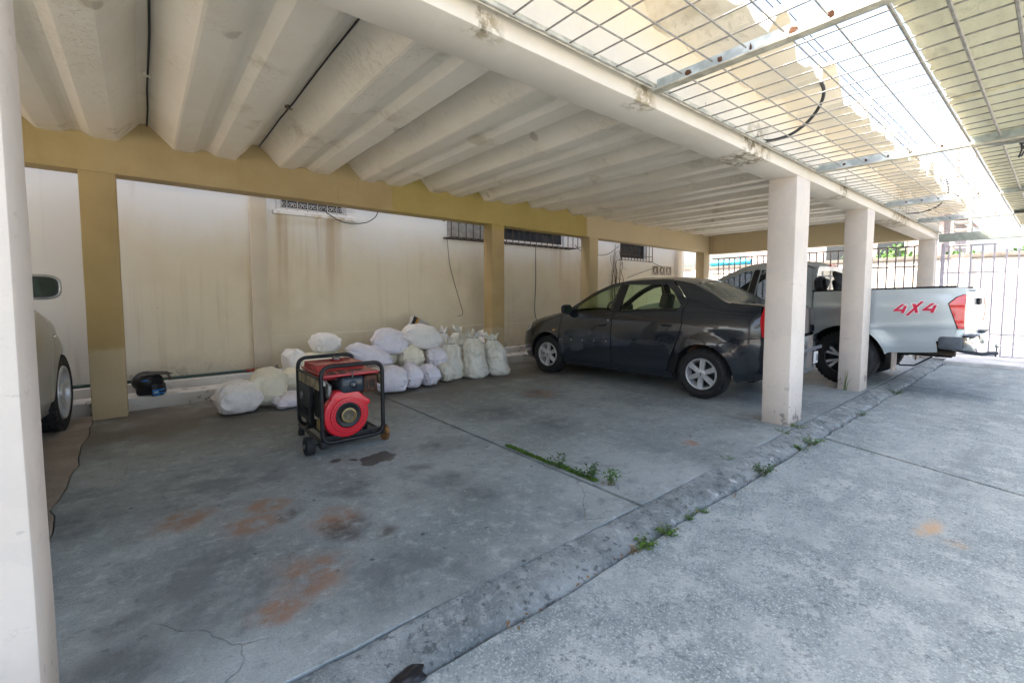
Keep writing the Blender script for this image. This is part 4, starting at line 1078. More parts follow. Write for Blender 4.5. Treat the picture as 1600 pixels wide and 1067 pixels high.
        side_panel('window_strip', sh, [(.36, 1.09), (1.25, 1.055), (2.10, 1.014), (2.09, 1.029), (1.25, 1.069), (.36, 1.106)], BLKP, d2, s, .004, lip=.006, step=.25)
        side_panel('door_moulding', sh, [(.56, .645), (1.31, .615), (1.31, .632), (.56, .662)], NAVY, d, s, .008, lip=.012, step=.25)
        if s < 0: side_panel('door_moulding', sh, [(1.37, .605), (2.32, .575), (2.32, .592), (1.37, .622)], NAVY, d2, s, .008, lip=.012, step=.25)
        else:                                                             # the left front moulding is gone: five pale clip holes
            for k in range(5):
                xx = 1.42+k*.22; zz = .615-k*.009; b = MB(); b.lathe([(0, .003), (.008, .002), (.008, -.004)], 8, Matrix.Translation((xx, sh.y(xx, zz), zz)), 'Y'); b.build('moulding_clip', ALLOY, d2)
        fender = [(2.25, .34), (2.300, .40), (2.345, .70), (2.31, .95), (2.235, sh.ze(2.235)-.012)]+[(x, sh.ze(x)-.004) for x in (2.36, 2.5, 2.7, 2.9, 3.02)]+[(3.06, .70), (2.98, .635), (2.90, .62)]+arc(2.60, .31, ra, 62, 150, 14)+[(2.27, .30)]
        f = side_panel('front_fender', sh, fender, NAVY, car, s)
        side_panel('side_repeater', sh, [(2.41, .715), (2.47, .712), (2.47, .735), (2.41, .738)], AMBER, f, s, .006, lip=.008, step=.2)
        side_panel('headlamp', sh, [(3.07, .70), (3.028, sh.ze(3.028)-.006), (3.2, sh.ze(3.2)-.006), (3.38, sh.ze(3.38)-.008), (3.42, .62), (3.3, .62)], CLEARL, car, s, .003)
        side_panel('front_bumper_corner', sh, arc(2.60, .31, ra, -8, 60, 12)+[(2.90, .612), (2.98, .627), (3.065, .69), (3.3, .612), (3.435, .61), (3.44, zb(3.44)), (3.2, zb(3.2)), (2.98, zb(2.98))], NAVY, car, s)
        side_panel('sill', sh, [(.36, .19), (.40, .29), (.48, .297), (1.33, .295), (2.24, .295), (2.24, .19), (1.3, .185)], NAVY, car, s, .004)
        side_panel('roof_rail', sh, [(x, sh.ze(x)-.01) for x in (.54, .7, 1.0, 1.34, 1.5, 1.8, 2.0, 2.24)]+[(x, sh.ze(x)+.006) for x in (2.24, 2.0, 1.8, 1.5, 1.34, 1.0, .7, .54)], NAVY, car, s, 0, step=.12)
        mirror(car, 2.16, sh.y(2.16, 1.0)-.01, 1.07, s, BLKP, sc=.86)
    top_panel('hood', sh, 2.30, 3.36, NAVY, car)
    top_panel('windscreen', sh, 1.45, 2.27, GLASSG, car, .90, -.90, lip=0)
    for s in (1, -1):
        top_panel('windscreen_pillar', sh, 1.45, 2.28, NAVY, car, max(s*.89, s*1.0), min(s*.89, s*1.0), ny=2)
        top_panel('rear_pillar', sh, -.27, .22, NAVY, car, max(s*.86, s*1.0), min(s*.86, s*1.0), ny=2)
    top_panel('roof', sh, .225, 1.445, NAVY, car, nx=18)
    top_panel('rear_window', sh, -.27, .20, GLASSR, car, .88, -.88, lip=0)
    top_panel('trunk_lid', sh, -.83, -.285, NAVY, car, .97, -.97, off=.004, nx=10)
    end_cap('trunk_face', sh, -.84, .82, 1.12, NAVY, car, -1)
    rb = end_cap('rear_bumper', sh, -.84, .40, .80, NAVY, car, -1, .03, 1.02, bulge=.06)
    end_cap('bumper_lip', sh, -.84, .34, .40, DGREY, car, -1, .02, 1.0, bulge=.05)
    side_b = MB(); side_b.box((-.93, -.62, .60), (-.90, .62, .645), bev=.01); side_b.build('bumper_strip', DGREY, rb)
    pl = MB(); pl.box((-.915, -.50, .42), (-.905, -.20, .57), bev=.003); p_ = pl.build('number_plate', plain('plate_white', (.62, .61, .60), .5), rb)
    ch = MB()
    for (a, c, d, e) in ((-.475, .455, .012, .08), (-.445, .455, .012, .08), (-.475, .455, .04, .012), (-.475, .49, .04, .012), (-.475, .523, .04, .012)):
        ch.box((-.917, a, c), (-.9155, a+d, c+e))
    ch.build('plate_character', BLKP, p_)
    end_cap('front_bumper', sh, 3.44, .28, .60, NAVY, car, 1, 0, 1); end_cap('grille', sh, 3.44, .605, .69, BLKP, car, 1, -.01, .9)
    inner_shell(sh, -.78, 3.38, 1.0, car, arches=[(0, .31, .375), (2.6, .31, .375)])
    b = MB(); b.box((-.2, -.62, .98), (.32, .62, 1.06), bev=.02); b.build('parcel_shelf', SEATM, car)
    b = MB(); b.box((1.80, -.68, .86), (2.22, .68, 1.03), bev=.06); b.build('dashboard', SEATM, car, 40)
    b = MB(); b.tube([(1.62+.05*math.sin(t), .36+.18*math.cos(t), 1.01+.17*math.sin(t)) for t in [2*math.pi*k/24 for k in range(24)]], .015, 6, closed=True); b.tube([(1.62, .19, 1.01), (1.62, .53, 1.01)], .014, 6); b.build('steering_wheel', BLKP, car, 60)
    for y in (-.36, .36): seat(car, .92, y, .58, 1.28, SEATM)
    seat(car, .30, -.36, .60, 1.22, TANC, 'rear_seat'); seat(car, .30, .36, .60, 1.22, TANC, 'rear_seat')
    for (x, rzz) in ((0, 0), (2.60, R(1.5))):
        for s in (1, -1): wheel(car, x, s*.775, .312, .185, s, 'sedan', .195, rz=rzz)
    b = MB(); b.tube([(-.1, .3, .27), (-.6, .32, .29), (-.86, .33, .29)], .028, 10); b.build('exhaust', GRILLEB, car, 60)
    return car
sedan()

def pickup():
    car = empty('pickup_truck', (7.80+.925, 1.955, 0), R(90), 'silver four wheel drive pickup backed out over the kerb past the second cream post', 'pickup truck')
    A = [(0, .385, .47, .03), (3.15, .385, .47, .03)]
    bed = Shape(w=[(-1.22, .86), (-1.16, .895), (-1.0, .915), (-.4, .925), (.5, .925)], zb=[(-1.22, .60), (-1.05, .565), (-.5, .51), (.5, .46)], belt=[(-1.22, 1.30), (.5, 1.28)],
                ze=[(-1.22, 1.385), (-.4, 1.365), (.5, 1.335)], ye=[(-1.22, .85), (-1.06, .885), (.5, .895)], zc=[(-1.22, 1.385), (.5, 1.335)],
                lv=[(0, .93), (.12, .965), (.40, .985), (.46, .998), (.52, .992), (.8, 1.0), (.95, .985), (1, .975)], arches=A[:1])
    cab = Shape(w=[(.43, .90), (1, .92), (2.3, .925), (3.1, .915), (3.5, .87), (3.8, .75), (3.98, .5)], zb=[(.43, .45), (2.6, .43), (3.98, .45)], belt=[(.43, 1.22), (2.2, 1.15), (2.6, 1.12), (3.98, .85)],
                ze=[(.43, 1.70), (.60, 1.775), (.95, 1.80), (1.4, 1.79), (1.75, 1.68), (2.1, 1.48), (2.5, 1.24), (2.8, 1.17), (3.4, 1.09), (3.8, .98), (3.98, .88)],
                ye=[(.43, .665), (.8, .65), (1.6, .66), (2.1, .73), (2.5, .80), (3.4, .76), (3.8, .62), (3.98, .46)],
                zc=[(.43, 1.755), (.6, 1.83), (.95, 1.865), (1.35, 1.86), (1.7, 1.76), (2.1, 1.54), (2.5, 1.28), (2.8, 1.22), (3.4, 1.14), (3.8, 1.03), (3.98, .9)],
                lv=[(0, .93), (.12, .965), (.40, .985), (.6, 1.0), (.95, .985), (1, .97)], arches=A[1:])
    ra = .47
    for s in (1, -1):
        z0 = bed.zb_
        bs = side_panel('bed_side', bed, [(-.98, z0(-.98)), (-.98, .60), (-.965, .70), (-1.10, .72), (-1.155, .86), (-1.12, .98), (-1.062, 1.185), (-1.13, 1.266), (-1.19, 1.298), (-1.218, 1.30)]+[(x, bed.ze(x)-.002) for x in (-1.218, -.8, -.4, 0, .3, .405)]+[(.405, .47)]+arc(0, .385, ra, 11, 166, 22)+[(-.52, z0(-.52)), (-.7, z0(-.7))], SILVER, car, s, step=.06)
        side_panel('bed_corner', bed, [(-1.20, .72), (-1.105, .722), (-1.16, .86), (-1.215, .86)], SILVER, car, s, -.004)
        tl = side_panel('tail_lamp', bed, [(-1.215, .87), (-1.168, .868), (-1.132, .98), (-1.074, 1.18), (-1.14, 1.262), (-1.20, 1.295), (-1.215, 1.295)], REDL, car, s, .008, step=.05)
        side_panel('lamp_band', bed, [(-1.21, 1.165), (-1.082, 1.165), (-1.08, 1.182), (-1.142, 1.258), (-1.20, 1.288), (-1.21, 1.288)], PALEL, tl, s, .0105, lip=.004, step=.05)
        side_panel('arch_flare', bed, arc(0, .385, ra+.002, 6, 168, 22)+list(reversed(arc(0, .385, ra+.045, 8, 166, 22))), SILVER, bs, s, .012, lip=.014)
        b = MB(); b.box((-1.17, s*.84-.045, 1.372), (.40, s*.84+.045, 1.395), Matrix.Rotation(R(1.85), 4, 'Y') @ Matrix.Translation((.0, 0, -.022)), bev=.008); b.build('bed_rail', BLKP, car)
        rd = [(.435, .47), (.435, 1.20), (.50, 1.70), (.60, 1.755), (.95, cab.ze(.95)-.012), (1.30, cab.ze(1.3)-.012), (1.34, 1.22), (1.335, .52), (.56, .50), (.50, .47)]
        rw = [(.55, 1.26), (.60, 1.62), (.70, 1.70), (1.24, 1.71), (1.27, 1.25)]
        d = side_panel('rear_door', cab, rd, SILVER, car, s, 0, [rw]); side_panel('window_pane', cab, rw, GLASSD, d, s, -.01, lip=0, step=.2)
        fd = [(1.347, .52), (1.352, 1.22), (1.312, cab.ze(1.312)-.012), (1.5, cab.ze(1.5)-.014), (1.9, cab.ze(1.9)-.012), (2.36, cab.ze(2.36)-.012), (2.48, 1.15), (2.48, .70), (2.40, .52)]
        fw = [(1.41, 1.245), (1.36, 1.71), (1.48, 1.69), (1.75, 1.585), (2.1, 1.37), (2.24, 1.21)]
        d2 = side_panel('front_door', cab, fd, SILVER, car, s, 0, [fw]); side_panel('window_pane', cab, fw, GLASSD, d2, s, -.01, lip=0, step=.2)
        side_panel('pillar_trim', cab, [(1.285, 1.25), (1.40, 1.245), (1.35, 1.71), (1.255, 1.715)], BLKP, d, s, .003, lip=.004, step=.2)
        side_panel('roof_rail', cab, [(x, cab.ze(x)-.010) for x in (.44, .6, .95, 1.3, 1.5, 1.9, 2.36)]+[(x, cab.ze(x)+.006) for x in (2.36, 1.9, 1.5, 1.3, .95, .6, .44)], SILVER, car, s, step=.12)
        side_panel('cab_pillar', cab, [(.432, 1.22), (.495, 1.695), (.44, 1.695)], SILVER, car, s)
        for dd, ax in ((d, .50), (d2, 1.46)):
            yy = cab.y(ax+.08, 1.08); b = MB(); b.box((ax, s*yy-.02, 1.06), (ax+.19, s*yy+.022, 1.095), bev=.01); b.build('handle', CHROME, dd, 40)
        side_panel('front_fender', cab, [(2.49, .52), (2.49, 1.15), (2.38, cab.ze(2.38)-.01)]+[(x, cab.ze(x)-.004) for x in (2.5, 2.8, 3.2, 3.55)]+[(3.6, .86), (3.56, .66)]+arc(3.15, .385, ra, 35, 165, 18)+[(2.66, .5)], SILVER, car, s)
        side_panel('headlamp', cab, [(3.56, .87), (3.555, cab.ze(3.555)-.006), (3.8, cab.ze(3.8)-.006), (3.94, .88), (3.92, .78)], CLEARL, car, s)
        side_panel('front_bumper_corner', cab, arc(3.15, .385, ra, 8, 34, 6)+[(3.57, .655), (3.61, .855), (3.92, .77), (3.975, .77), (3.98, .45), (3.66, .45)], SILVER, car, s)
        side_panel('sill', cab, [(.55, .44), (.55, .49), (2.45, .51), (2.6, .44)], BLKP, car, s)
        b = MB(); b.tube([(.62, s*.97, .42), (2.4, s*.97, .42)], .035, 10); b.tube([(.8, s*.97, .42), (.8, s*.75, .46)], .02, 6); b.tube([(2.2, s*.97, .42), (2.2, s*.75, .46)], .02, 6); b.build('side_step', BLKP, car, 60)
        mirror(car, 2.12, .90, 1.26, s, CHROME, sc=1.15)
        # mud flap behind the rear wheel
        b = MB(); b.box((-.56, s*.80-.11, .26), (-.535, s*.80+.11, .52), Matrix.Translation((0, 0, 0)), bev=.008); b.build('mud_flap', plain('mud_flap_beige', (.42, .36, .31), .8), car)
    # fuel flap, decal
    fl = side_panel('fuel_flap', bed, [(.12, 1.09)]+[(p[0], p[1]) for p in ((.15, 1.06), (.34, 1.06), (.37, 1.09), (.37, 1.19), (.34, 1.215), (.15, 1.215), (.12, 1.19))], SILVER, car, 1, .003, lip=.004, step=.1)
    DEC = plain('decal_red', (.60, .008, .055), .4, var=.05); DECW = plain('decal_white', (.75, .74, .74), .4, var=.03)
    Y0, SL = -.62, .62                                                  # decal runs rearwards; x of its left end, length
    def glyph(kind):
        four_o = [(.0, .34), (.46, 1.0), (.66, 1.0), (.30, .46), (.58, .46), (.66, .80), (.86, .80), (.78, .46), (.95, .46), (.90, .22), (.72, .22), (.665, .0), (.465, .0), (.515, .22), (.03, .22)]
        if kind == '4':
            return [[(.0, .22), (.10, .42), (.62, 1.0), (.88, 1.0), (.36, .42), (.70, .42), (.80, .80), (1.02, .80), (.80, .0), (.57, .0), (.63, .22)]]
        return [[(-.10, -.28), (.16, -.28), (.60, .30), (.64, .0), (.90, .0), (.80, .56), (1.30, 1.22), (1.03, 1.22), (.72, .82), (.68, 1.0), (.40, 1.0), (.52, .54)]]
    for grow, m, off, nm in ((1.0, DEC, .006, 'lettering'), (0, DECW, .0035, 'lettering_outline')):
        for kind, px, w_, hgt in (('4', 0, .140, .122), ('X', .138, .130, .122), ('4', .288, .140, .122)):
            for g in glyph(kind):
                P = []
                for (a, z) in g:
                    a = a+.0*z
                    P.append((-(px+a*w_)-.535, 1.045+.05*(px+a*w_)+z*hgt))
                if not grow:
                    out = []; n = len(P)
                    ar = sum(P[i][0]*P[(i+1) % n][1]-P[(i+1) % n][0]*P[i][1] for i in range(n)); sg = 1 if ar > 0 else -1
                    for i in range(n):
                        a, c, d = Vector(P[i-1]), Vector(P[i]), Vector(P[(i+1) % n]); e1 = (c-a).normalized(); e2 = (d-c).normalized()
                        n1 = Vector((e1.y, -e1.x))*sg; n2 = Vector((e2.y, -e2.x))*sg; k = (n1+n2); k = k/max(.6, k.length_squared/2)
                        out.append(tuple(c+k*.009))
                    P = out
                side_panel(nm, bed, P, m, bs0 if False else car, 1, off, lip=.0028, step=.06)
    # tailgate, bumper, bed inside
    tg = end_cap('tailgate', bed, -1.215, .74, 1.375, SILVER, car, -1, 0, .93, nz=14, bulge=.035)
    b = MB(); b.box((-1.285, -.14, 1.16), (-1.255, .14, 1.25), bev=.012); b.build('handle', BLKP, tg); b = MB(); b.box((-1.28, -.62, 1.335), (-1.20, .62, 1.372), bev=.012); b.build('tailgate_lip', SILVER, tg)
    rc = MB(); rc.tube(rounded_path([(-1.27, -.55, 1.25), (-1.285, -.58, 1.1), (-1.27, -.56, .92)], .1, 5), .006, 6); rc.build('trim_strip', REDL, tg, 60)
    bp = MB()
    bp.box((-1.315, -.88, .60), (-1.19, -.42, .77), bev=.03); bp.box((-1.315, .42, .60), (-1.19, .88, .77), bev=.03); bp.box((-1.29, -.43, .56), (-1.20, .43, .68), bev=.02)
    bmp = bp.build('rear_bumper', CHROME, car, 40)
    for s in (1, -1):
        q = MB(); q.box((-1.21, s*.855-.07, .60), (-.99, s*.855+.065, .765), bev=.03); q.build('bumper_end', DGREY, bmp, 40)
        q = MB(); q.box((-1.32, s*.63-.24, .771), (-1.20, s*.63+.24, .785), bev=.006); q.build('bumper_step', DGREY, bmp, 40)
    q = MB(); q.tube([(-1.1, 0, .52), (-1.32, 0, .49), (-1.38, 0, .51), (-1.47, 0, .52)], .025, 8); hb = q.build('tow_bar', DGREY, car, 60)
    q = MB(); q.lathe([(0, .10), (.022, .095), (.028, .075), (.022, .055), (.012, .045), (.012, -.05), (.02, -.05), (.02, -.07), (0, -.07)], 14, Matrix.Translation((-1.455, 0, .545))); q.build('tow_ball', CHROME, hb, 40)
    b = MB(); b.box((-1.10, -.86, .84), (.42, .86, .86)); b.box((-1.10, -.87, .86), (.42, -.845, 1.36)); b.box((-1.10, .845, .86), (.42, .87, 1.36)); b.box((.385, -.845, .86), (.415, .845, 1.33)); b.box((-1.12, -.845, .86), (-1.10, .845, 1.34)); b.build('bed_liner', BLKP, car)
    b = MB(); b.box((-1.08, -.50, .46), (3.8, -.40, .60)); b.box((-1.08, .40, .46), (3.8, .50, .60)); b.tube([(-.02, -.7, .385), (-.02, .7, .385)], .06, 10); b.lathe([(0, -.14), (.12, -.1), (.14, 0), (.12, .1), (0, .14)], 12, Matrix.Translation((-.02, 0, .385)), 'Y'); b.box((-1.05, -.4, .48), (-.96, .4, .58)); b.build('chassis', LINER, car)
    b = MB(); b.tube([(-1.12, .55, .52), (-.7, .5, .53), (-.3, .5, .50)], .035, 10); b.build('exhaust', GRILLEB, car, 60)
    b = MB(); b.tube([(-.50, .66, .40), (-.6, .70, .33), (-.75, .72, .345), (-.92, .72, .48)], .012, 6); b.build('hose', BLKP, car, 60)
    # wheel houses
    for x in (0, 3.15):
        for sg_ in (-1, 1):
            n = 16; vs = []
            for i in range(n+1):
                a = R(-5+190*i/n); px, pz = x+(ra+.012)*math.cos(a), .385+(ra+.012)*math.sin(a); vs += [(px, sg_*.90, pz), (px, sg_*.52, pz)]
            fs = [(2*i, 2*i+1, 2*i+3, 2*i+2) for i in range(n)]+[tuple(2*i+1 for i in range(n+1))]
            MB().add(vs, fs).build('arch_liner', LINER, car, None, False)
    # cab
    top_panel('roof', cab, .60, 1.56, SILVER, car, nx=14); top_panel('windscreen', cab, 1.58, 2.46, GLASSD, car, .92, -.92, lip=0); top_panel('hood', cab, 2.50, 3.94, SILVER, car)
    for s in (1, -1): top_panel('windscreen_pillar', cab, 1.57, 2.48, SILVER, car, max(s*.91, s), min(s*.91, s), ny=2)
    rp = top_panel('roof_rear', cab, .435, .595, SILVER, car, nx=6)
    b = MB(); b.box((.405, -.16, 1.745), (.425, .16, 1.78), Matrix.Rotation(0, 4, 'Y'), bev=.005); b.build('high_brake_lamp', REDL, rp)
    # rear wall of the cab with its window
    bm = bmesh.new(); out_ = [(-.665, 1.69), (-.60, 1.735), (0, 1.75), (.60, 1.735), (.665, 1.69), (.75, 1.45), (.865, 1.20), (.89, .50), (-.89, .50), (-.865, 1.20), (-.75, 1.45)]
    hol = [(-.56, 1.66), (0, 1.685), (.56, 1.66), (.62, 1.60), (.70, 1.36), (.66, 1.33), (-.66, 1.33), (-.70, 1.36), (-.62, 1.60)]
    loops = [[Vector((p[0], p[1], 0)) for p in L] for L in (out_, hol)]; flat = [p for L in loops for p in L]; vs = [bm.verts.new((.43, p.x, p.y)) for p in flat]
    for t in tessellate_polygon(loops): bm.faces.new([vs[i] for i in t])
    bw = finish(bm, 'cab_back', SILVER, car, lambda c: Vector((.03, 0, 0)))
    MB().prism(hol, .442, .448, 'YZ').build('rear_window', GLASSD, bw)
    MB().prism([(-.80, 1.305), (.80, 1.305), (.80, 1.325), (-.80, 1.325)], .40, .428, 'YZ').build('cab_strip', CHROME, bw)
    end_cap('front_bumper', cab, 3.98, .45, .76, SILVER, car, 1); end_cap('grille', cab, 3.98, .77, .90, CHROME, car, 1, -.01, .95)
    inner_shell(cab, .46, 3.9, 1.16, car, arches=[(3.15, .385, .47)])
    b = MB(); b.box((2.0, -.7, 1.0), (2.45, .7, 1.18), bev=.06); b.build('dashboard', SEATM, car, 40)
    for y in (-.38, .38): seat(car, 1.25, y, .85, 1.58, SEATM); seat(car, .62, y, .85, 1.52, SEATM, 'rear_seat')
    for x in (0, 3.15):
        for s in (1, -1): wheel(car, x, s*.80, .385, .25, s, 'truck', .235)
    return car
pickup()
# what lies in the pickup's bed
tub = empty('coiled_hose', (7.98, 2.24, 1.345), 0, 'black coiled hose with its funnel resting on the pickup bed rail', 'hose')
b = MB()
for k in range(3): b.tube([(.10*math.cos(t)*(1+.06*k), .05+.03*k+.01*math.sin(3*t), .10+.10*math.sin(t)*(1+.06*k)) for t in [2*math.pi*i/20 for i in range(20)]], .020, 6, closed=True)
o = b.build('coil', BLACKC, tub, 60)
b = MB(); b.lathe([(.16, .0), (.155, .02), (.05, .10), (.045, .18), (.040, .18), (.045, .10), (.14, .02), (.15, -.005)], 24, Matrix.Translation((.02, -.14, .16)) @ Matrix.Rotation(R(62), 4, 'X'), 'Z', True); b.build('funnel', BLKP, tub, 40)

def left_car():
    car = empty('parked_suv', (-.625-.90, 3.38, 0), R(90), 'silver beige car behind the left cream post with only its front corner showing', 'car')
    A = [(0, .365, .42, .02), (2.70, .365, .42, .02)]
    sh = Shape(w=[(-.85, .70), (-.6, .84), (0, .89), (2.2, .895), (2.7, .885), (3.05, .83), (3.3, .70), (3.42, .5)], zb=[(-.85, .38), (.4, .24), (2.3, .24), (3.42, .30)], belt=[(-.85, 1.02), (.5, 1.12), (2.0, 1.11), (2.6, 1.06), (3.42, .78)],
               ze=[(-.85, 1.2), (-.7, 1.45), (-.4, 1.60), (.5, 1.66), (1.1, 1.62), (1.6, 1.46), (2.1, 1.22), (2.5, 1.15), (3.0, 1.05), (3.42, .84)], ye=[(-.85, .6), (-.4, .62), (1.1, .64), (2.1, .78), (2.8, .74), (3.42, .42)],
               zc=[(-.85, 1.24), (-.7, 1.5), (-.4, 1.66), (.5, 1.72), (1.1, 1.68), (1.6, 1.51), (2.1, 1.26), (2.5, 1.21), (3.0, 1.11), (3.42, .88)],
               lv=[(0, .91), (.12, .955), (.35, .975), (.5, .985), (.68, 1.0), (.9, .975), (1, .95)], arches=A)
    ra = .42
    for s in (1, -1):
        q = [(.25, .45), (.30, .72), (.26, 1.04), (.32, 1.5), (.2, sh.ze(.2)-.01), (-.3, sh.ze(-.3)-.01), (-.6, sh.ze(-.6)-.01), (-.8, 1.2), (-.84, .62), (-.40, .62)]
        side_panel('quarter_panel', sh, [(.32, .72), (.28, 1.04), (.34, 1.5), (.30, sh.ze(.3)-.01), (-.2, sh.ze(-.2)-.01), (-.5, sh.ze(-.5)-.01), (-.7, sh.ze(-.7)-.01), (-.84, 1.15), (-.84, .40), (-.42, .36)]+list(reversed(arc(0, .365, ra, 40, 178, 14))), SANDS, car, s)
        rw = [(.46, 1.17), (.50, 1.52), (1.14, 1.53), (1.18, 1.16)]; fw = [(1.30, 1.16), (1.27, 1.52), (1.4, 1.48), (1.8, 1.28), (1.88, 1.16)]
        d = side_panel('rear_door', sh, [(.45, .30), (.42, .5), (.335, .70), (.295, 1.04), (.355, 1.5), (.36, sh.ze(.36)-.01), (.8, sh.ze(.8)-.01), (1.2, sh.ze(1.2)-.01), (1.24, 1.05), (1.235, .30)], SANDS, car, s, 0, [rw]); side_panel('window_pane', sh, rw, GLASSD, d, s, -.01, lip=0, step=.2)
        d = side_panel('front_door', sh, [(1.25, .30), (1.255, 1.05), (1.215, sh.ze(1.215)-.01), (1.5, sh.ze(1.5)-.01), (2.0, sh.ze(2.0)-.01), (2.20, 1.10), (2.24, .70), (2.18, .30)], SANDS, car, s, 0, [fw]); side_panel('window_pane', sh, fw, GLASSD, d, s, -.01, lip=0, step=.2)
        side_panel('front_fender', sh, [(2.20, .36), (2.255, .70), (2.215, 1.11)]+[(x, sh.ze(x)-.004) for x in (2.3, 2.6, 2.9, 3.05)]+[(3.10, .76), (3.0, .66)]+arc(2.70, .365, ra, 52, 168, 16)+[(2.27, .36)], SANDS, car, s, step=.035)
        b = MB()
        for k in range(2): b.lathe([(0, .008), (.014, .006), (.018, -.006)], 12, Matrix.Translation((2.36+.05*k, s*sh.y(2.36, .93), .93)), 'Y')
        b.build('side_repeater', CHROME, car, 40)
        side_panel('headlamp', sh, [(3.11, .76), (3.06, sh.ze(3.06)-.006), (3.3, sh.ze(3.3)-.006), (3.40, .72)], CLEARL, car, s); side_panel('front_bumper_corner', sh, arc(2.70, .365, ra, -8, 50, 10)+[(3.01, .655), (3.115, .75), (3.41, .71), (3.42, .30), (3.1, .28)], SANDS, car, s)
        side_panel('rear_bumper_corner', sh, [(-.85, .38), (-.85, .395), (-.43, .355), (-.43, .30)], SANDS, car, s)
        side_panel('sill', sh, [(.40, .25), (.44, .295), (2.18, .295), (2.28, .25)], SANDS, car, s)
        side_panel('roof_rail', sh, [(x, sh.ze(x)-.008) for x in (-.4, 0, .5, 1.1, 1.6, 2.1)]+[(x, sh.ze(x)+.006) for x in (2.1, 1.6, 1.1, .5, 0, -.4)], SANDS, car, s, step=.12)
        mirror(car, 1.42, .80, 1.36, s, SANDS, sc=1.12)
    top_panel('roof', sh, -.5, 1.15, SANDS, car); top_panel('windscreen', sh, 1.17, 2.08, GLASSD, car, .95, -.95, lip=0); top_panel('hood', sh, 2.11, 3.36, SANDS, car); top_panel('rear_window', sh, -.84, -.52, GLASSD, car, .95, -.95, lip=0)
    for s in (1, -1): top_panel('windscreen_pillar', sh, 1.16, 2.10, SANDS, car, max(s*.94, s), min(s*.94, s), ny=2)
    end_cap('front_bumper', sh, 3.42, .30, .70, SANDS, car, 1); end_cap('tailgate', sh, -.85, .40, 1.18, SANDS, car, -1)
    inner_shell(sh, -.78, 3.34, 1.02, car, arches=[(0, .365, .42), (2.7, .365, .42)])
    for y in (-.37, .37): seat(car, 1.1, y, .7, 1.42, SEATM)
    for x in (0, 2.70):
        for s in (1, -1): wheel(car, x, s*.79, .365, .225, s, 'suv', .255, rz=R(-4) if x else 0)
left_car()
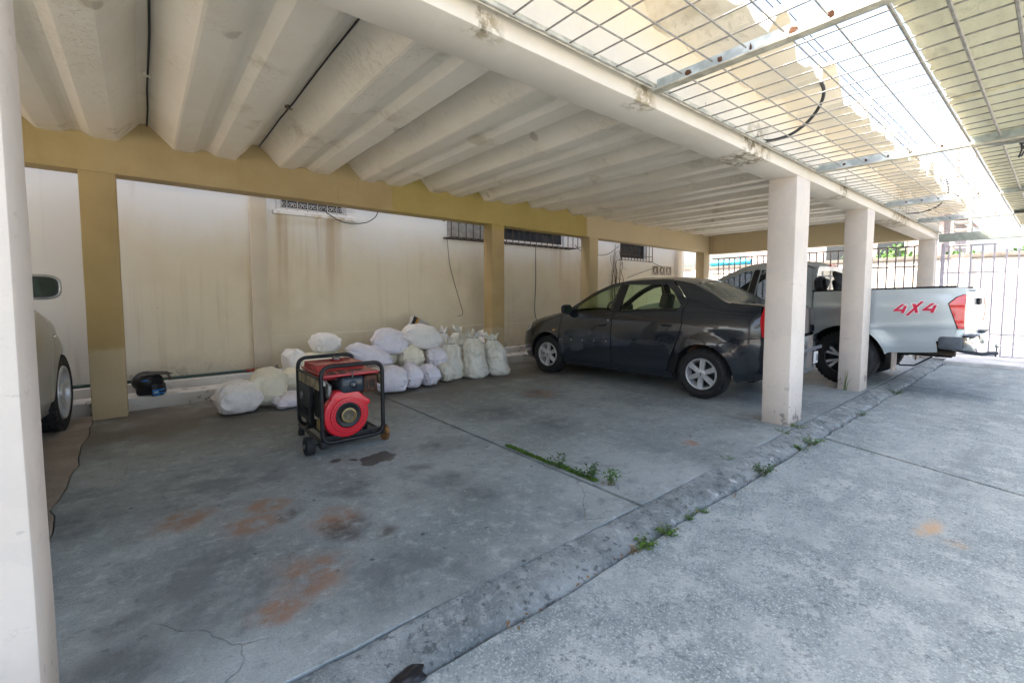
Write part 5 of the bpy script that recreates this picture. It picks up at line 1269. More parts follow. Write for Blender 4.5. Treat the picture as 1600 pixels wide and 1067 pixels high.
# ------------------------------------------------------------------ generator
def generator():
    g = empty('generator', (1.34, 4.10, 0), 0, 'red portable diesel generator in a black tube frame on small wheels', 'generator')
    FR = plain('frame_black', (.016, .017, .019), .42, .2, var=.3, scale=10); RED = carpaint('engine_red', (.60, .010, .024), .05, .3, .12, (.30, .10, .08)); TRED = carpaint('tank_red', (.44, .014, .022), .05, .35, .3, (.26, .12, .09))
    ENG = plain('engine_dark', (.035, .033, .030), .6, .4, var=.35, scale=20, bump=.3); STEEL = plain('dull_steel', (.30, .29, .27), .45, .7, var=.3, scale=25); YEL = plain('peeling_cream_paint', (.46, .38, .22), .6, var=.35, scale=14)
    BRASS = plain('brassy_rim', (.48, .36, .16), .4, .7); SLATE = plain('slate_enamel', (.030, .042, .055), .22, .0, var=.25); MUF = plain('rusty_muffler', (.16, .075, .045), .8, .3, var=.35, scale=25, bump=.3)
    X, Y0, Y1 = .258, -.35, .35
    for y, nm in ((Y0, 'front_hoop'), (Y1, 'rear_hoop')):
        b = MB(); b.tube(rounded_path([(-X, y, .085), (-X, y, .715), (X, y, .715), (X, y, .085)], .085, 8, True), .0175, 12, closed=True); b.build(nm, FR, g, 60)
    for x in (-X, X):
        MB().tube([(x, Y0, .092), (x, Y1, .092)], .016, 8).build('side_rail', FR, g, 60); MB().tube([(x, Y0, .612), (x, Y1, .612)], .012, 8).build('side_rail', FR, g, 60)
    b = MB(); b.box((-.25, Y0+.01, .10), (.25, Y0+.05, .135), bev=.005); b.box((-.25, .12, .10), (.25, .16, .135), bev=.005); b.box((-.20, Y0, .102), (-.15, Y1, .128)); b.box((.15, Y0, .102), (.20, Y1, .128)); b.build('cross_member', FR, g)
    # fuel tank: front cowl with louvres, raised tank behind
    b = MB(); b.box((-.235, -.335, .618), (.235, .335, .640), bev=.008); b.box((-.225, -.20, .575), (.225, .33, .6175), bev=.01); tk = b.build('fuel_tank', TRED, g, 40)
    b = MB(); b.prism([(-.10, .641), (-.04, .690), (.30, .692), (.325, .641)], -.215, .205, 'YZ'); o = b.build('tank_top', TRED, tk); md = o.modifiers.new('bevel', 'BEVEL'); md.width = .012; md.segments = 2
    b = MB(); b.lathe([(0, .728), (.030, .727), (.036, .720), (.036, .700), (.030, .694), (.030, .688)], 20, Matrix.Translation((.03, .16, 0))); b.build('fuel_cap', STEEL, tk, 40)
    b = MB(); b.lathe([(.060, .700), (.058, .694), (.036, .694)], 24, Matrix.Translation((.03, .16, 0))); b.build('filler_ring', TRED, tk, 40)
    for x0 in (-.17, -.08):
        b = MB(); [b.box((x0, -.28+.030*k, .640), (x0+.055, -.262+.030*k, .645)) for k in range(4)]; b.build('louvre', FR, tk)
    b = MB(); b.box((.01, -.215, .6401), (.13, -.185, .646), bev=.002); b.build('slot', FR, tk)
    # cream side strips, black panel on the left
    b = MB(); b.box((-.262, -.325, .515), (-.246, .325, .598), bev=.003); b.build('side_strip', YEL, g); b = MB(); b.box((.246, -.325, .515), (.262, .325, .598), bev=.003); b.build('side_strip', YEL, g)
    b = MB(); b.box((-.262, -.02, .19), (-.225, .335, .512), bev=.006); pn = b.build('control_panel', FR, g)
    b = MB(); b.box((-.225, -.13, .25), (-.205, -.02, .51), bev=.004); b.build('side_plate', ENG, g)
    b = MB(); b.lathe([(0, .012), (.03, .012), (.034, 0)], 20, Matrix.Translation((-.262, .22, .40)) @ Matrix.Rotation(R(-90), 4, 'Y')); b.build('gauge', STEEL, pn, 40)
    for k in range(3): b = MB(); b.box((-.274, .06+.07*k, .26), (-.261, .10+.07*k, .30), bev=.003); b.build('socket', ENG, pn)
    # engine block, fins, alternator
    b = MB(); b.box((-.16, -.24, .14), (.13, .02, .47), bev=.015); b.box((-.10, -.20, .44), (.14, .0, .60), bev=.01)
    for k in range(7): b.box((-.12, -.21, .45+.018*k), (.155, .01, .456+.018*k))
    b.build('engine_block', ENG, g)
    b = MB(); b.lathe([(0, .02), (.15, .02), (.155, .03), (.155, .26), (.13, .31), (0, .315)], 28, Matrix.Translation((-.02, 0, .29)), 'Y'); b.build('alternator', ENG, g, 40)
    # red blower housing
    C = (-.055, .292); r = .192
    pts = arc(C[0], C[1], r, 130, 378, 40)
    pts = [p for p in pts]
    poly = pts+[(C[0]+.206, C[1]+.068), (C[0]+.206, C[1]+.105), (C[0]+.165, C[1]+.135), (C[0]+.095, C[1]+.205), (C[0]-.085, C[1]+.212), (C[0]-.125, C[1]+.165)]
    bm = bmesh.new()
    vs = [bm.verts.new((p[0], -.275, p[1])) for p in poly]; f = bm.faces.new(vs)
    ex = bmesh.ops.extrude_face_region(bm, geom=[f]); top = [q for q in ex['geom'] if isinstance(q, bmesh.types.BMFace)]
    for q in ex['geom']:
        if isinstance(q, bmesh.types.BMVert): q.co.y = -.345
    bmesh.ops.bevel(bm, geom=list(top[0].edges), offset=.022, segments=4, affect='EDGES', profile=.5); bmesh.ops.recalc_face_normals(bm, faces=bm.faces[:])
    me = bpy.data.meshes.new('blower_housing'); bm.to_mesh(me); bm.free(); me.materials.append(RED); smooth_mesh(me, 35); bl = link(bpy.data.objects.new('blower_housing', me), g)
    Mx = Matrix.Translation((C[0]+.012, 0, C[1]))
    b = MB(); b.lathe([(.150, -.347), (.146, -.353), (.112, -.355), (.106, -.348)], 44, Mx, 'Y'); b.build('housing_ring', RED, bl, 40)
    b = MB(); b.lathe([(.106, -.349), (.098, -.352), (.090, -.3475), (0, -.3472)], 40, Mx, 'Y'); b.build('recoil_dish', FR, bl, 40)
    for k in range(26):
        a = 2*math.pi*k/26; b = MB(); b.lathe([(0, -.356), (.0045, -.3558), (.0045, -.352)], 7, Mx @ Matrix.Translation((.128*math.cos(a), 0, .128*math.sin(a))), 'Y'); b.build('vent_hole', FR, bl)
    b = MB(); b.lathe([(.0625, -.349), (.062, -.366), (.054, -.368), (.050, -.354), (.02, -.352), (0, -.354)], 32, Mx, 'Y'); b.build('recoil_hub', BRASS, bl, 40)
    b = MB(); b.lathe([(.047, -.3545), (.03, -.3560), (.018, -.3545), (0, -.3545)], 24, Mx, 'Y'); b.build('hub_face', plain('hub_grey', (.20, .17, .12), .5, .5, var=.3, scale=30), bl, 40)
    # air cleaner and muffler
    b = MB(); b.box((-.105, -.355, .470), (.105, -.215, .615), bev=.034); ac = b.build('air_cleaner', SLATE, g, 60)
    b = MB(); b.box((-.107, -.30, .535), (.107, -.292, .545)); b.lathe([(0, -.372), (.022, -.371), (.032, -.362), (.034, -.354)], 20, Matrix.Translation((.0, 0, .545)), 'Y'); b.build('boss', SLATE, ac, 40)
    b = MB(); b.lathe([(0, -.374), (.008, -.374), (.009, -.368)], 8, Matrix.Translation((.0, 0, .545)), 'Y'); b.lathe([(0, -.01), (.012, -.01), (.014, .0)], 8, Matrix.Translation((-.03, -.29, .468))); b.build('wing_nut', STEEL, ac)
    b = MB(); b.box((.108, -.315, .455), (.232, -.12, .60), bev=.018); mf = b.build('muffler', MUF, g, 40)
    for k in range(3): b = MB(); b.box((.128+.030*k, -.319, .488), (.142+.030*k, -.3135, .560), bev=.002); b.build('slot', FR, mf)
    # pipes, filter and levers on the left of the engine
    b = MB(); b.lathe([(0, -.06), (.024, -.055), (.026, .04), (.018, .055), (0, .06)], 14, Matrix.Translation((-.175, -.27, .50))); b.build('fuel_filter', STEEL, g, 40)
    b = MB(); b.tube(rounded_path([(-.175, -.27, .44), (-.185, -.29, .36), (-.235, -.28, .33), (-.22, -.2, .30)], .04), .006, 6); b.tube(rounded_path([(-.15, -.26, .56), (-.12, -.30, .60), (-.06, -.28, .62)], .03), .007, 6); b.build('fuel_hose', FR, g, 60)
    b = MB(); b.tube([(-.21, -.20, .34), (-.25, -.30, .40)], .007, 6); b.tube([(-.17, -.31, .545), (-.225, -.32, .60)], .006, 6); b.tube([(0, -.34, .60), (.0, -.34, .655)], .006, 6); b.build('lever', STEEL, g, 60)
    b = MB(); b.box((-.235, -.22, .15), (-.165, -.10, .24), bev=.01); b.lathe([(0, -.02), (.018, -.02), (.02, .03), (0, .035)], 10, Matrix.Translation((-.20, -.16, .26))); b.build('fuel_pump', BRASS, g, 40)
    b = MB(); b.box((-.24, .05, .13), (-.18, .16, .19), bev=.01); b.build('mount', ENG, g)
    for x in (-.17, .13): b = MB(); b.lathe([(0, .12), (.03, .12), (.036, .15), (.03, .18), (0, .18)], 12, Matrix.Translation((x, -.22, 0))); b.build('rubber_mount', FR, g, 40)
    # wheels
    BT = plain('black_lug_tyre', (.018, .018, .018), .8, var=.3); OR = plain('rusty_orange_wheel', (.30, .135, .03), .75, var=.35, scale=20, bump=.4)
    def cw(x, y, r_, w_, m, lug):
        b = MB(); b.lathe([(.02, -w_/2), (r_*.82, -w_/2), (r_, -w_/2+.008), (r_, w_/2-.008), (r_*.82, w_/2), (.02, w_/2)], 28, None, 'X')
        if lug:
            for k in range(16):
                b.box((-w_/2+.004, -.0055, r_-.004), (w_/2-.004, .0055, r_+.006), Matrix.Rotation(2*math.pi*k/16, 4, 'X'))
        o = b.build('wheel', m, g, 35); o.location = (x, y, r_+(.006 if lug else 0))
        c = MB(); c.lathe([(0, -w_/2-.008), (.018, -w_/2-.007), (.022, -w_/2+.002)], 12, None, 'X'); c.lathe([(0, w_/2+.008), (.018, w_/2+.007), (.022, w_/2-.002)], 12, None, 'X'); c.build('hub', STEEL, o, 40); return o
    cw(-.345, -.285, .070, .072, BT, True); w2 = cw(.292, -.30, .070, .048, OR, False); w2['label'] = 'rusty orange wheel'
    for y in (-.285,):
        b = MB(); b.tube([(-.375, y, .072), (.31, y, .072)], .011, 8); b.build('axle', FR, g, 60)
    b = MB(); b.box((-.275, Y0-.012, .045), (-.215, Y0+.06, .10), bev=.008); b.build('foot', FR, g)
    for x in (-.25, .25):
        b = MB(); b.lathe([(0, 0), (.028, 0), (.03, .03), (.018, .075), (0, .075)], 12, Matrix.Translation((x, Y1-.02, 0))); b.build('foot', FR, g, 40)
generator()

# ------------------------------------------------------------------ sacks against the wall
def m_sack(name, col, dirt=.2, dcol=(.42, .37, .27)):
    q = N(name); p = q.obj(); n1 = q.noise(p, 4, 6, .6); n2 = q.noise(p, 14, 5, .6)
    c = q.mix(q.mul(q.ramp(n1, .45, .75), dirt), col, dcol); c = q.mix(q.mul(q.ramp(n2, .55, .75), dirt*.6), c, tuple(x*.7 for x in col))
    wv = q.n('TexWave'); q.l(p, wv.inputs[0]); wv.inputs['Scale'].default_value = 60; wv.inputs['Distortion'].default_value = 1
    cr = q.noise(q.warp(p, 7, .12), 13, 5, .55, .8)
    return q.set(c, .55, 0, q.bump(q.add(q.mul(wv.outputs[1], .05), q.add(q.mul(q.noise(p, 22, 3), .2), q.mul(q.ramp(cr, .35, .65), .6))), .6, .012), spec=.4)
LAV = m_sack('lavender_white_sack', (.80, .77, .84)); CREAM = m_sack('cream_white_sack', (.81, .77, .63), .25); WHITE = m_sack('white_sack', (.83, .81, .79)); DIRTY = m_sack('dirty_white_sack', (.74, .72, .64), .55, (.44, .38, .25))
TIE = plain('sack_tie', (.25, .20, .08), .8); SPILL = plain('sack_stain', (.42, .30, .10), .9)
def sack(name_label, loc, size, yaw, pitch=0, roll=0, m=None, seed=0, up=False, lean=(0, 0), group='white woven sacks piled against the wall'):
    L, W_, H_ = size; nu, nv = 60, 48; vs = []; fs = []; sd = seed*7.31
    if not up:
        for i in range(nv+1):
            v = -1+2*i/nv; a = abs(v); ry = W_/2*(1-.20*a**4); rz = H_/2*max(0, 1-a**4.2)**.52*(1-.10*a)+.005
            if a > .95: ry *= 1.0+.05*(a-.95)/.05
            for k in range(nu):
                u = 2*math.pi*k/nu; c, s_ = math.cos(u), math.sin(u)
                y = ry*math.copysign(abs(c)**.82, c); z = rz*math.copysign(abs(s_)**.88, s_); x = L/2*v*(1+.07*abs(c)**5*a**6)
                q = Vector((x*3.4+sd, y*3.4, z*3.4+sd)); d = noise.noise(q)*.026+noise.noise(q*2.1)*.008
                q2 = Vector((x*4.0+sd, y*7, z*7+4)); r1 = 1-abs(noise.noise(q2)); r2 = 1-abs(noise.noise(Vector((x*9+sd, y*5, z*5+9))))
                d -= max(0, r1-.84)**1.5*(.14+.25*a*a); d -= max(0, r2-.86)**1.5*(.08+.2*a*a); r3 = 1-abs(noise.noise(Vector((x*15+sd, y*15, z*15)))); d -= max(0, r3-.75)*.018
                fold = max(0, a-.45)/.55; ph = sd+2.2*noise.noise(Vector((c*1.5, s_*1.5, sd)))
                d += fold**1.4*(.032*math.sin(u*7+ph)+.013*math.sin(u*16+ph*2))
                n_ = Vector((.25*v*a, c/ry*W_/2, s_)).normalized()
                p = Vector((x, y, z))+n_*d*min(1, .45+(1-a)*3)*(.35+.65*H_/.45)
                if p.z < -H_*.36: p.z = -H_*.36+(p.z+H_*.36)*.22
                vs.append(p)
        zmin = min(p.z for p in vs)
    else:
        prof = [(0, .70), (.03, .88), (.10, 1.0), (.28, 1.03), (.5, .95), (.68, .84), (.80, .66), (.86, .48), (.895, .40), (.94, .46), (1.0, .58)]
        for i in range(nv+1):
            t = i/nv; rr = sinterp(prof, t); nk = max(0, (t-.55)/.35)**1.2 if t < .9 else 1
            for k in range(nu):
                u = 2*math.pi*k/nu; c, s_ = math.cos(u), math.sin(u)
                r_ = rr*(1+.10*min(1, nk)*math.sin(7*u+sd+t*3)+.05*min(1, nk)*math.sin(13*u+sd*3))
                q = Vector((c*1.3+sd, s_*1.3, t*3.1+sd)); d = noise.noise(q)*.20+noise.noise(q*2.2)*.09
                rd = 1-abs(noise.noise(Vector((c*1.8+sd, s_*1.8, t*5)))); d -= max(0, rd-.80)*.45; rd = 1-abs(noise.noise(Vector((c*3+sd, s_*3+t*4, t*11)))); d -= max(0, rd-.80)*.25
                r_ *= 1+d*(1 if t < .88 else .8)
                zz = H_*t+(.035*math.sin(3*u+sd)+.03*math.sin(5*u+sd*2) if t > .93 else 0)*min(1, (t-.9)/.1)
                if t < .08: zz *= 1
                tx = lean[0]*t**1.3*H_; ty = lean[1]*t**1.3*H_
                vs.append(Vector((r_*L/2*c+tx, r_*W_/2*s_+ty, zz)))
        zmin = 0
    for i in range(nv):
        for k in range(nu): fs.append((i*nu+k, i*nu+(k+1) % nu, (i+1)*nu+(k+1) % nu, (i+1)*nu+k))
    n0 = len(vs); vs.append(sum((vs[k] for k in range(nu)), Vector())/nu); vs.append(sum((vs[nv*nu+k] for k in range(nu)), Vector())/nu-Vector((0, 0, .05 if up else 0)))
    for k in range(nu): fs.append((n0, (k+1) % nu, k)); fs.append((n0+1, nv*nu+k, nv*nu+(k+1) % nu))
    o = MB().add(vs, fs).build('sack', m, None, 70); o.location = loc; o.rotation_euler = (roll, pitch, yaw); tag(o, name_label, 'sack', group)
    if up:
        b = MB(); z = H_*.895; b.tube([(L/2*.42*math.cos(t)+lean[0]*H_*.86, W_/2*.42*math.sin(t)+lean[1]*H_*.86, z) for t in [2*math.pi*k/16 for k in range(16)]], .006, 5, closed=True); b.build('tie', TIE, o, 60)
    return o
sack('fat white sack lying foremost on the floor at the far left of the pile', (.765, 5.72, .165), (.40, .44, .38), R(8), m=WHITE, seed=1)
sack('big cream white sack slumped right of the leftmost one, bright crumpled front', (1.09, 5.82, .225), (.42, .42, .44), R(75), R(-14), R(6), CREAM, 2)
sack('flat lavender sack lying on the floor at the left side of the generator', (1.28, 5.64, .08), (.38, .36, .18), R(12), m=LAV, seed=3)
sack('small cream sack wedged above the flat lavender one', (1.46, 6.10, .24), (.36, .36, .30), R(70), R(-10), m=CREAM, seed=4)
sack('white sack standing on end on the ledge behind the generator frame', (1.555, 6.52, .355), (.42, .36, .32), R(8), R(78), 0, WHITE, 5)
sack('white sack under the generator handle, mostly hidden low in the pile', (1.85, 6.15, .20), (.56, .50, .42), R(20), m=WHITE, seed=6)
sack('cream sack in the second layer, hidden behind the generator tank', (1.88, 6.42, .38), (.54, .46, .30), R(-10), m=CREAM, seed=7)
sack('topmost white sack showing above the generator handle', (1.925, 6.42, .635), (.30, .36, .28), R(100), R(-6), m=WHITE, seed=8)
sack('long lavender sack sloping down to the right behind the generator', (2.42, 6.12, .45), (.58, .38, .30), R(-6), R(19), m=LAV, seed=9)
sack('round lavender sack on the floor just right of the generator', (2.53, 5.62, .165), (.40, .42, .37), R(-25), m=LAV, seed=10)
sack('cream sack flattened in the middle layer under the upper left sack', (2.71, 6.28, .36), (.36, .38, .27), R(15), m=CREAM, seed=11)
sack('plump lavender sack lying at the upper left of the right hand stack', (2.74, 6.16, .61), (.46, .42, .41), R(-12), R(6), 0, LAV, 12)
sack('squarish lavender sack on the floor, second from the generator', (2.84, 5.68, .17), (.42, .24, .37), R(82), m=LAV, seed=13)
sack('cream sack with a creased bright end in the middle of the right hand stack', (3.04, 6.10, .375), (.46, .37, .38), R(78), R(4), m=CREAM, seed=14)
sack('crumpled lavender sack on the floor, third from the generator', (3.10, 5.70, .15), (.38, .24, .33), R(95), m=LAV, seed=15)
sack('large white sack on top of the right hand stack below the printed box', (3.28, 6.24, .635), (.55, .43, .42), R(-8), R(4), 0, WHITE, 16)
sack('lavender sack at the right end of the middle layer', (3.45, 6.08, .335), (.40, .34, .34), R(75), R(0), m=LAV, seed=17)
sack('low grey white sack end on the floor squeezed beside the upright sacks', (3.46, 5.84, .13), (.36, .19, .29), R(85), m=DIRTY, seed=18)
UPG = 'dirty upright sacks by the ochre post'
sack('slender dirty upright sack, first of the three in front', (3.68, 5.96, 0), (.36, .36, .61), R(20), m=DIRTY, seed=19, up=True, lean=(.0, .06), group=UPG)
o = sack('tallest dirty upright sack, tied at the neck, between the two others in front', (4.0, 5.79, 0), (.40, .40, .71), R(70), m=DIRTY, seed=20, up=True, lean=(.02, .05), group=UPG)
sack('dirty upright sack leaning to the left, nearest the ochre post', (4.42, 5.73, 0), (.40, .36, .65), R(10), m=DIRTY, seed=21, up=True, lean=(-.24, .04), group=UPG)
sack('white sack neck standing on the ledge behind the stack and the slender sack', (3.97, 6.72, .142), (.28, .28, .57), R(0), m=WHITE, seed=22, up=True, group=UPG)
sack('knotted white sack on the ledge behind the slender and the tallest sacks', (4.26, 6.72, .142), (.33, .32, .57), R(50), m=DIRTY, seed=23, up=True, group=UPG)
sack('white sack on the ledge behind the one that leans left', (4.78, 6.66, .142), (.30, .30, .46), R(30), m=WHITE, seed=24, up=True, group=UPG)
# printed box leaning behind the top sack
box = empty('printed_box', (3.44, 6.74, .955), 0, 'printed cardboard box with black and yellow corner tilted behind the top sack', 'box')
box.rotation_euler = (R(-8), R(27), R(4))
MB().box((0, 0, -.62), (.42, .10, 0), bev=.003).build('carton', plain('box_grey', (.52, .50, .47), .6, var=.06), box)
MB().prism([(0.001, -.30), (.0015, -.001), (.075, -.001), (.03, -.30)], -.0035, -.001).build('black_band', plain('print_black', (.03, .03, .032), .5), box)
MB().prism([(.078, -.001), (.115, -.001), (.07, -.30), (.033, -.30)], -.0036, -.001).build('yellow_band', plain('print_yellow', (.62, .33, .02), .5), box)

# ------------------------------------------------------------------ helmet on the ledge
def helmet():
    h = empty('motocross_helmet', (-.005, 6.66, .142), R(-14), 'black motocross helmet with blue printed chin bar and long peak on the ledge', 'helmet')
    HB = plain('helmet_black', (.016, .015, .015), .45, var=.4, scale=10); BLUE = plain('helmet_blue', (.02, .22, .62), .35, var=.2, scale=10); WH = plain('helmet_white', (.6, .62, .58), .4, var=.1); DUSTY = plain('helmet_dusty_black', (.05, .042, .037), .7, var=.4, scale=8)
    bm = bmesh.new(); bmesh.ops.create_uvsphere(bm, u_segments=40, v_segments=28, radius=1)
    for v in bm.verts:
        x, y, z = v.co; s_ = 1
        v.co = Vector((x*.135*(1.04 if x < 0 else 1), y*.118, z*.125+.155))
        if z < -.2: v.co.x += .02*(-.2-z); v.co.y *= 1-.10*(-.2-z)
    # face opening towards +x
    dl = [f for f in bm.faces if f.calc_center_median().x > .055 and .085 < f.calc_center_median().z < .205 and abs(f.calc_center_median().y) < .098]
    bmesh.ops.delete(bm, geom=dl, context='FACES'); low = [v for v in bm.verts if v.co.z < .035]; bmesh.ops.delete(bm, geom=low, context='VERTS')
    for v in bm.verts:
        if v.co.z < .06: v.co.z = max(.0, v.co.z-.036)
    for f in bm.faces: f.smooth = True
    me = bpy.data.meshes.new('shell'); bm.to_mesh(me); bm.free(); me.materials.append(HB); o = link(bpy.data.objects.new('shell', me), h); md = o.modifiers.new('solid', 'SOLIDIFY'); md.thickness = .012
    # chin bar
    b = MB(); n = 16; vs = []; fs = []
    for i in range(n+1):
        a = R(-78+156*i/n); rx = .215*math.cos(a)**.8 if math.cos(a) > 0 else 0; x = .02+.150*max(0, math.cos(a))**.7; y = .118*math.sin(a)
        for (o_, z) in ((-.004, .0), (.010, .045), (.000, .108+.03*abs(math.sin(a))), (-.02, .110+.03*abs(math.sin(a))), (-.018, .0)): vs.append((x+o_*math.cos(a), y+o_*math.sin(a)*.5, z))
    for i in range(n):
        for k in range(5): fs.append((5*i+k, 5*(i+1)+k, 5*(i+1)+(k+1) % 5, 5*i+(k+1) % 5))
    b.add(vs, fs); ch = b.build('chin_bar', HB, h, 40)
    def decal(a0, a1, z0, z1, m, nm, sl=0):
        vs = []; n_ = 8
        for i in range(n_+1):
            a = R(a0+(a1-a0)*i/n_); x = .02+.150*max(0, math.cos(a))**.7; y = .118*math.sin(a)
            for z in (z0+sl*i/n_, z1+sl*i/n_):
                of = interp([(0, -.004), (.045, .010), (.108, .001)], z)+.002; vs.append((x+of*math.cos(a), y+of*math.sin(a)*.5-.001, z))
        MB().add(vs, [(2*i, 2*i+1, 2*i+3, 2*i+2) for i in range(n_)]).build(nm, m, ch)
    decal(-76, -22, .028, .076, BLUE, 'blue_graphic'); decal(-74, -46, .008, .024, BLUE, 'blue_graphic'); decal(-40, -10, .012, .024, BLUE, 'blue_graphic', .01); decal(-20, -6, .004, .022, WH, 'white_graphic', .0); decal(-72, -55, .034, .050, WH, 'white_graphic', .006); decal(-22, -8, .060, .072, BLUE, 'blue_graphic', .008)
    b = MB(); b.prism([(-.03, .185), (.02, .197), (.045, .185), (.02, .178)], -.120, -.117); b.build('blue_flash', BLUE, o)
    # peak
    b = MB(); nx, ny = 14, 10; vs = []
    for lay in (0, .006):
        for i in range(nx+1):
            t = i/nx; x = -.04+.27*t; w_ = .098*(1-.30*t**2)
            for j in range(ny+1):
                q = -1+2*j/ny; vs.append((x, w_*q, .264-.006*t-.030*q*q*(1-.4*t)-.012*(t > .9)-lay+.010*math.sin(3.1*t)))
    S = (nx+1)*(ny+1); fs = []
    for i in range(nx):
        for j in range(ny):
            a = i*(ny+1)+j; fs += [(a, a+1, a+ny+2, a+ny+1), (S+a, S+a+ny+1, S+a+ny+2, S+a+1)]
    rim = [i*(ny+1) for i in range(nx+1)]+[nx*(ny+1)+j for j in range(1, ny+1)]+[i*(ny+1)+ny for i in range(nx-1, -1, -1)]+[j for j in range(ny-1, 0, -1)]
    for k in range(len(rim)): a, c = rim[k], rim[(k+1) % len(rim)]; fs.append((a, c, S+c, S+a))
    b.add(vs, fs); b.build('peak', DUSTY, h, 50)
    b = MB(); b.lathe([(.0, -.112), (.06, -.10), (.10, -.055), (.112, 0), (.10, .055), (.06, .10), (0, .112)], 24, Matrix.Translation((.022, 0, .150)) @ Matrix.Diagonal((1.22, 1, 1.02, 1))); b.box((-.09, -.085, .01), (.09, .085, .12), bev=.03); b.build('lining', LINER, h, 40)
helmet()

# ------------------------------------------------------------------ weeds, moss, litter
def leafquad(b, p, d, L, w_, droop, rv):
    d = d.normalized(); s_ = d.cross(Vector((0, 0, 1)))
    if s_.length < .1: s_ = Vector((1, 0, 0))
    s_.normalize(); up = s_.cross(d)
    m = p+d*L*.5+up*droop*.35*L; t = p+d*L-Vector((0, 0, droop*L*.5))
    b.add([p, m-s_*w_*.5+up*.1*w_, t, m+s_*w_*.5+up*.1*w_, m-up*.12*w_], [(0, 1, 4), (1, 2, 4), (2, 3, 4), (3, 0, 4)])
def weed(x, y, z, h, spread, nst, label, m=LEAF, leaf=.028, seed=0, group='weeds along the kerb and joint', broad=.6):
    rv = random.Random(seed); e = empty('weed', (x, y, z), 0, label, 'weed', group)
    bs = MB(); bl = MB()
    for k in range(nst):
        a = rv.uniform(0, 6.28); r0 = rv.uniform(0, spread*.5); hh = h*rv.uniform(.45, 1); px = r0*math.cos(a); py = r0*math.sin(a)
        tip = Vector((px+spread*.8*math.cos(a)*rv.uniform(.3, 1), py+spread*.8*math.sin(a)*rv.uniform(.3, 1), hh)); base = Vector((px*.4, py*.4, -.01))
        bs.tube([base, base.lerp(tip, .5)+Vector((0, 0, hh*.15)), tip], [.0022, .0018, .0010], 5)
        nl = rv.randint(5, 8)
        for q in range(nl):
            t = .25+.75*q/(nl-1); p = base.lerp(tip, t)+Vector((0, 0, hh*.15*math.sin(t*3.1))); an = q*2.4+rv.uniform(-.4, .4)
            leafquad(bl, p, Vector((math.cos(an), math.sin(an), rv.uniform(-.1, .6))), leaf*rv.uniform(.7, 1.25), leaf*broad*rv.uniform(.8, 1.2), rv.uniform(.1, .6), rv)
    bs.build('stem', STEMM, e); bl.build('leaves', m, e, fix=False); return e
weed(2.385, 2.34, 0, .085, .09, 9, 'dark leafy weed in the middle of the mossy joint', LEAF2, .030, 1)
weed(2.395, 2.06, 0, .095, .085, 10, 'bushy dark weed second from the kerb end of the joint', LEAF2, .034, 2)
weed(2.425, 1.90, 0, .11, .055, 8, 'upright bright weed at the kerb end of the joint', LEAF, .034, 3)
K2 = 'tufts along the foot of the kerb'
weed(4.90, 1.585, -.01, .055, .10, 14, 'fern like tuft at the foot of the first cream post', LEAF, .022, 4, K2, .4)
weed(4.62, 1.60, 0, .025, .10, 8, 'sparse yellowish tuft just left of the first cream post', MOSSM, .020, 5, K2, .4)
weed(4.64, 1.37, -.055, .075, .13, 14, 'spreading leafy weed in the gutter right of the first cream post', LEAF, .026, 6, K2)
weed(4.40, 1.375, -.055, .035, .07, 8, 'low weed in the gutter below the first cream post', LEAF, .024, 7, K2)
weed(3.55, 1.355, -.055, .095, .085, 12, 'taller loose weed alone in the gutter midway along the kerb', LEAF2, .028, 8, K2)
weed(3.52, 1.61, 0, .02, .06, 6, 'tiny tuft on the slab edge above the midway weed', LEAF, .018, 9, K2, .4)
weed(2.66, 1.365, -.058, .022, .045, 6, 'smallest tuft of the gutter row nearest the camera', LEAF, .018, 10, K2, .5)
weed(2.52, 1.365, -.058, .025, .05, 7, 'small tuft second smallest in the gutter row nearest the camera', LEAF, .020, 11, K2, .5)
weed(2.25, 1.36, -.058, .045, .065, 16, 'dense bright tuft third in the gutter row nearest the camera', MOSSM, .022, 12, K2, .5)
weed(2.045, 1.36, -.058, .04, .075, 16, 'widest bright tuft in the gutter row nearest the camera', MOSSM, .022, 13, K2, .5)
weed(1.955, 1.355, -.058, .02, .05, 5, 'bronze tipped tuft at the near end of the gutter row', DRYLEAF, .02, 14, K2, .4)
weed(7.9, 1.36, -.05, .05, .10, 9, 'loose weed in the gutter past the second cream post', LEAF, .026, 15, K2)
weed(6.2, 1.36, -.05, .03, .06, 6, 'small weed in the gutter between the two cream posts', LEAF, .022, 17, K2)
g_ = empty('grass_tuft', (7.325, 1.80, 0), 0, 'tall thin grass blades against the second cream post', 'grass'); rv = random.Random(3)
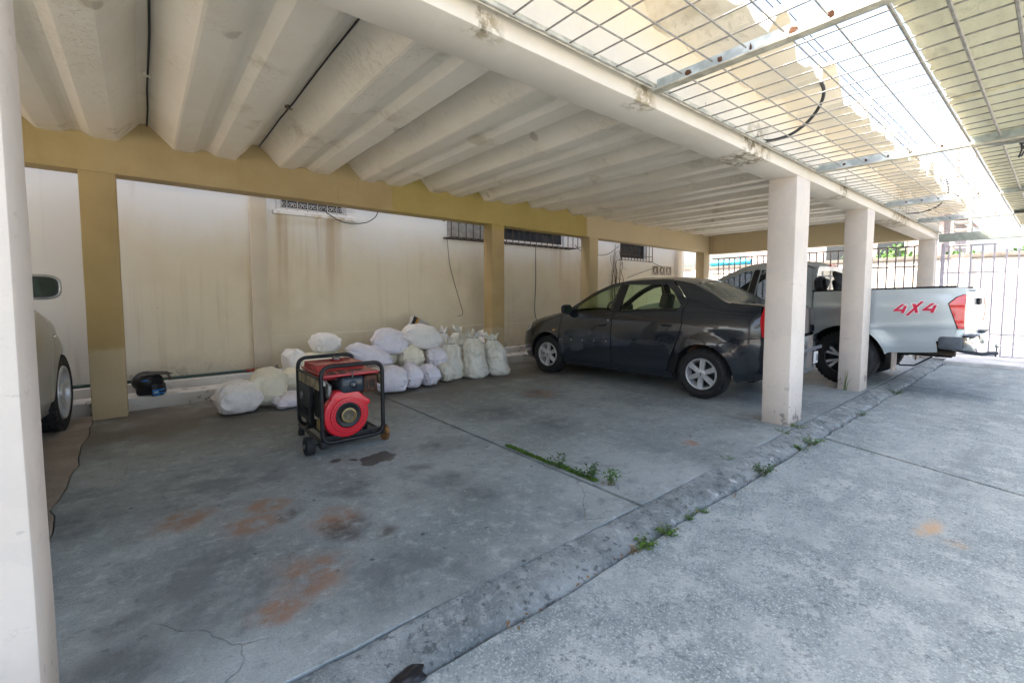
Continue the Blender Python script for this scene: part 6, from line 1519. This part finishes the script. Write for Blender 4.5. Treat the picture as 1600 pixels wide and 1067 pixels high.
for k in range(5):
    b = MB(); a = rv.uniform(1.8, 4.4); h = rv.uniform(.18, .36); lx = rv.uniform(-.10, .03); ly = rv.uniform(-.12, .06)
    b.tube([(0, rv.uniform(-.03, .03), -.01), (lx*.4, ly*.4, h*.6), (lx, ly, h)], [.003, .0025, .0008], 4); b.build('blade', LEAF, g_)
def moss():
    rv = random.Random(9); b = MB(); y = 2.96
    while y > 1.98:
        dens = noise.noise(Vector((y*5, 0, 0)))
        w_ = .045*(.5+.5*min(1, (2.98-y)*5))*(1.0+.6*dens)
        for k in range(26):
            px = 2.352+rv.random()*max(.02, w_)+.012*(y < 2.4); p = Vector((px, y+rv.uniform(-.012, .012), rv.uniform(-.004, .012+.010*dens)))
            leafquad(b, p, Vector((rv.uniform(-1, 1), rv.uniform(-1, 1), rv.uniform(.1, 1.2))), rv.uniform(.008, .017), rv.uniform(.006, .012), .3, rv)
        y -= .009
    o = b.build('moss', MOSSM, None, fix=False); tag(o, 'bright green moss filling the floor joint towards the kerb', 'moss', kind='stuff')
moss()
def litter():
    rv = random.Random(21); b = MB()
    for k in range(70):
        x = rv.uniform(.9, 6.5); y = 1.37+rv.gauss(-.01, .02)
        if k % 5 == 0: x, y = rv.uniform(2.37, 2.45), rv.uniform(1.8, 2.1)
        z = -.052 if y < 1.5 else .004
        leafquad(b, Vector((x, y, z)), Vector((rv.uniform(-1, 1), rv.uniform(-1, 1), .1)), rv.uniform(.015, .04), rv.uniform(.008, .018), .3, rv)
    o = b.build('litter', DRYLEAF, None, fix=False); tag(o, 'dry leaf scraps lying along the gutter', 'litter', kind='stuff')
litter()
bm = bmesh.new(); bmesh.ops.create_icosphere(bm, subdivisions=3, radius=1)
for v in bm.verts:
    v.co *= 1+.45*noise.noise(v.co*1.8)+.2*noise.noise(v.co*5); v.co.x *= .075; v.co.y *= .04; v.co.z = max(-.008, v.co.z*.02)
me = bpy.data.meshes.new('plastic_scrap'); bm.to_mesh(me); bm.free(); me.materials.append(plain('black_plastic', (.012, .013, .018), .35)); o = link(bpy.data.objects.new('plastic_scrap', me)); o.location = (.66, 1.38, -.038); o.rotation_euler = (0, 0, R(10)); smooth_mesh(me, 40)
tag(o, 'crumpled black plastic scrap in the gutter at the near end of the kerb', 'scrap')
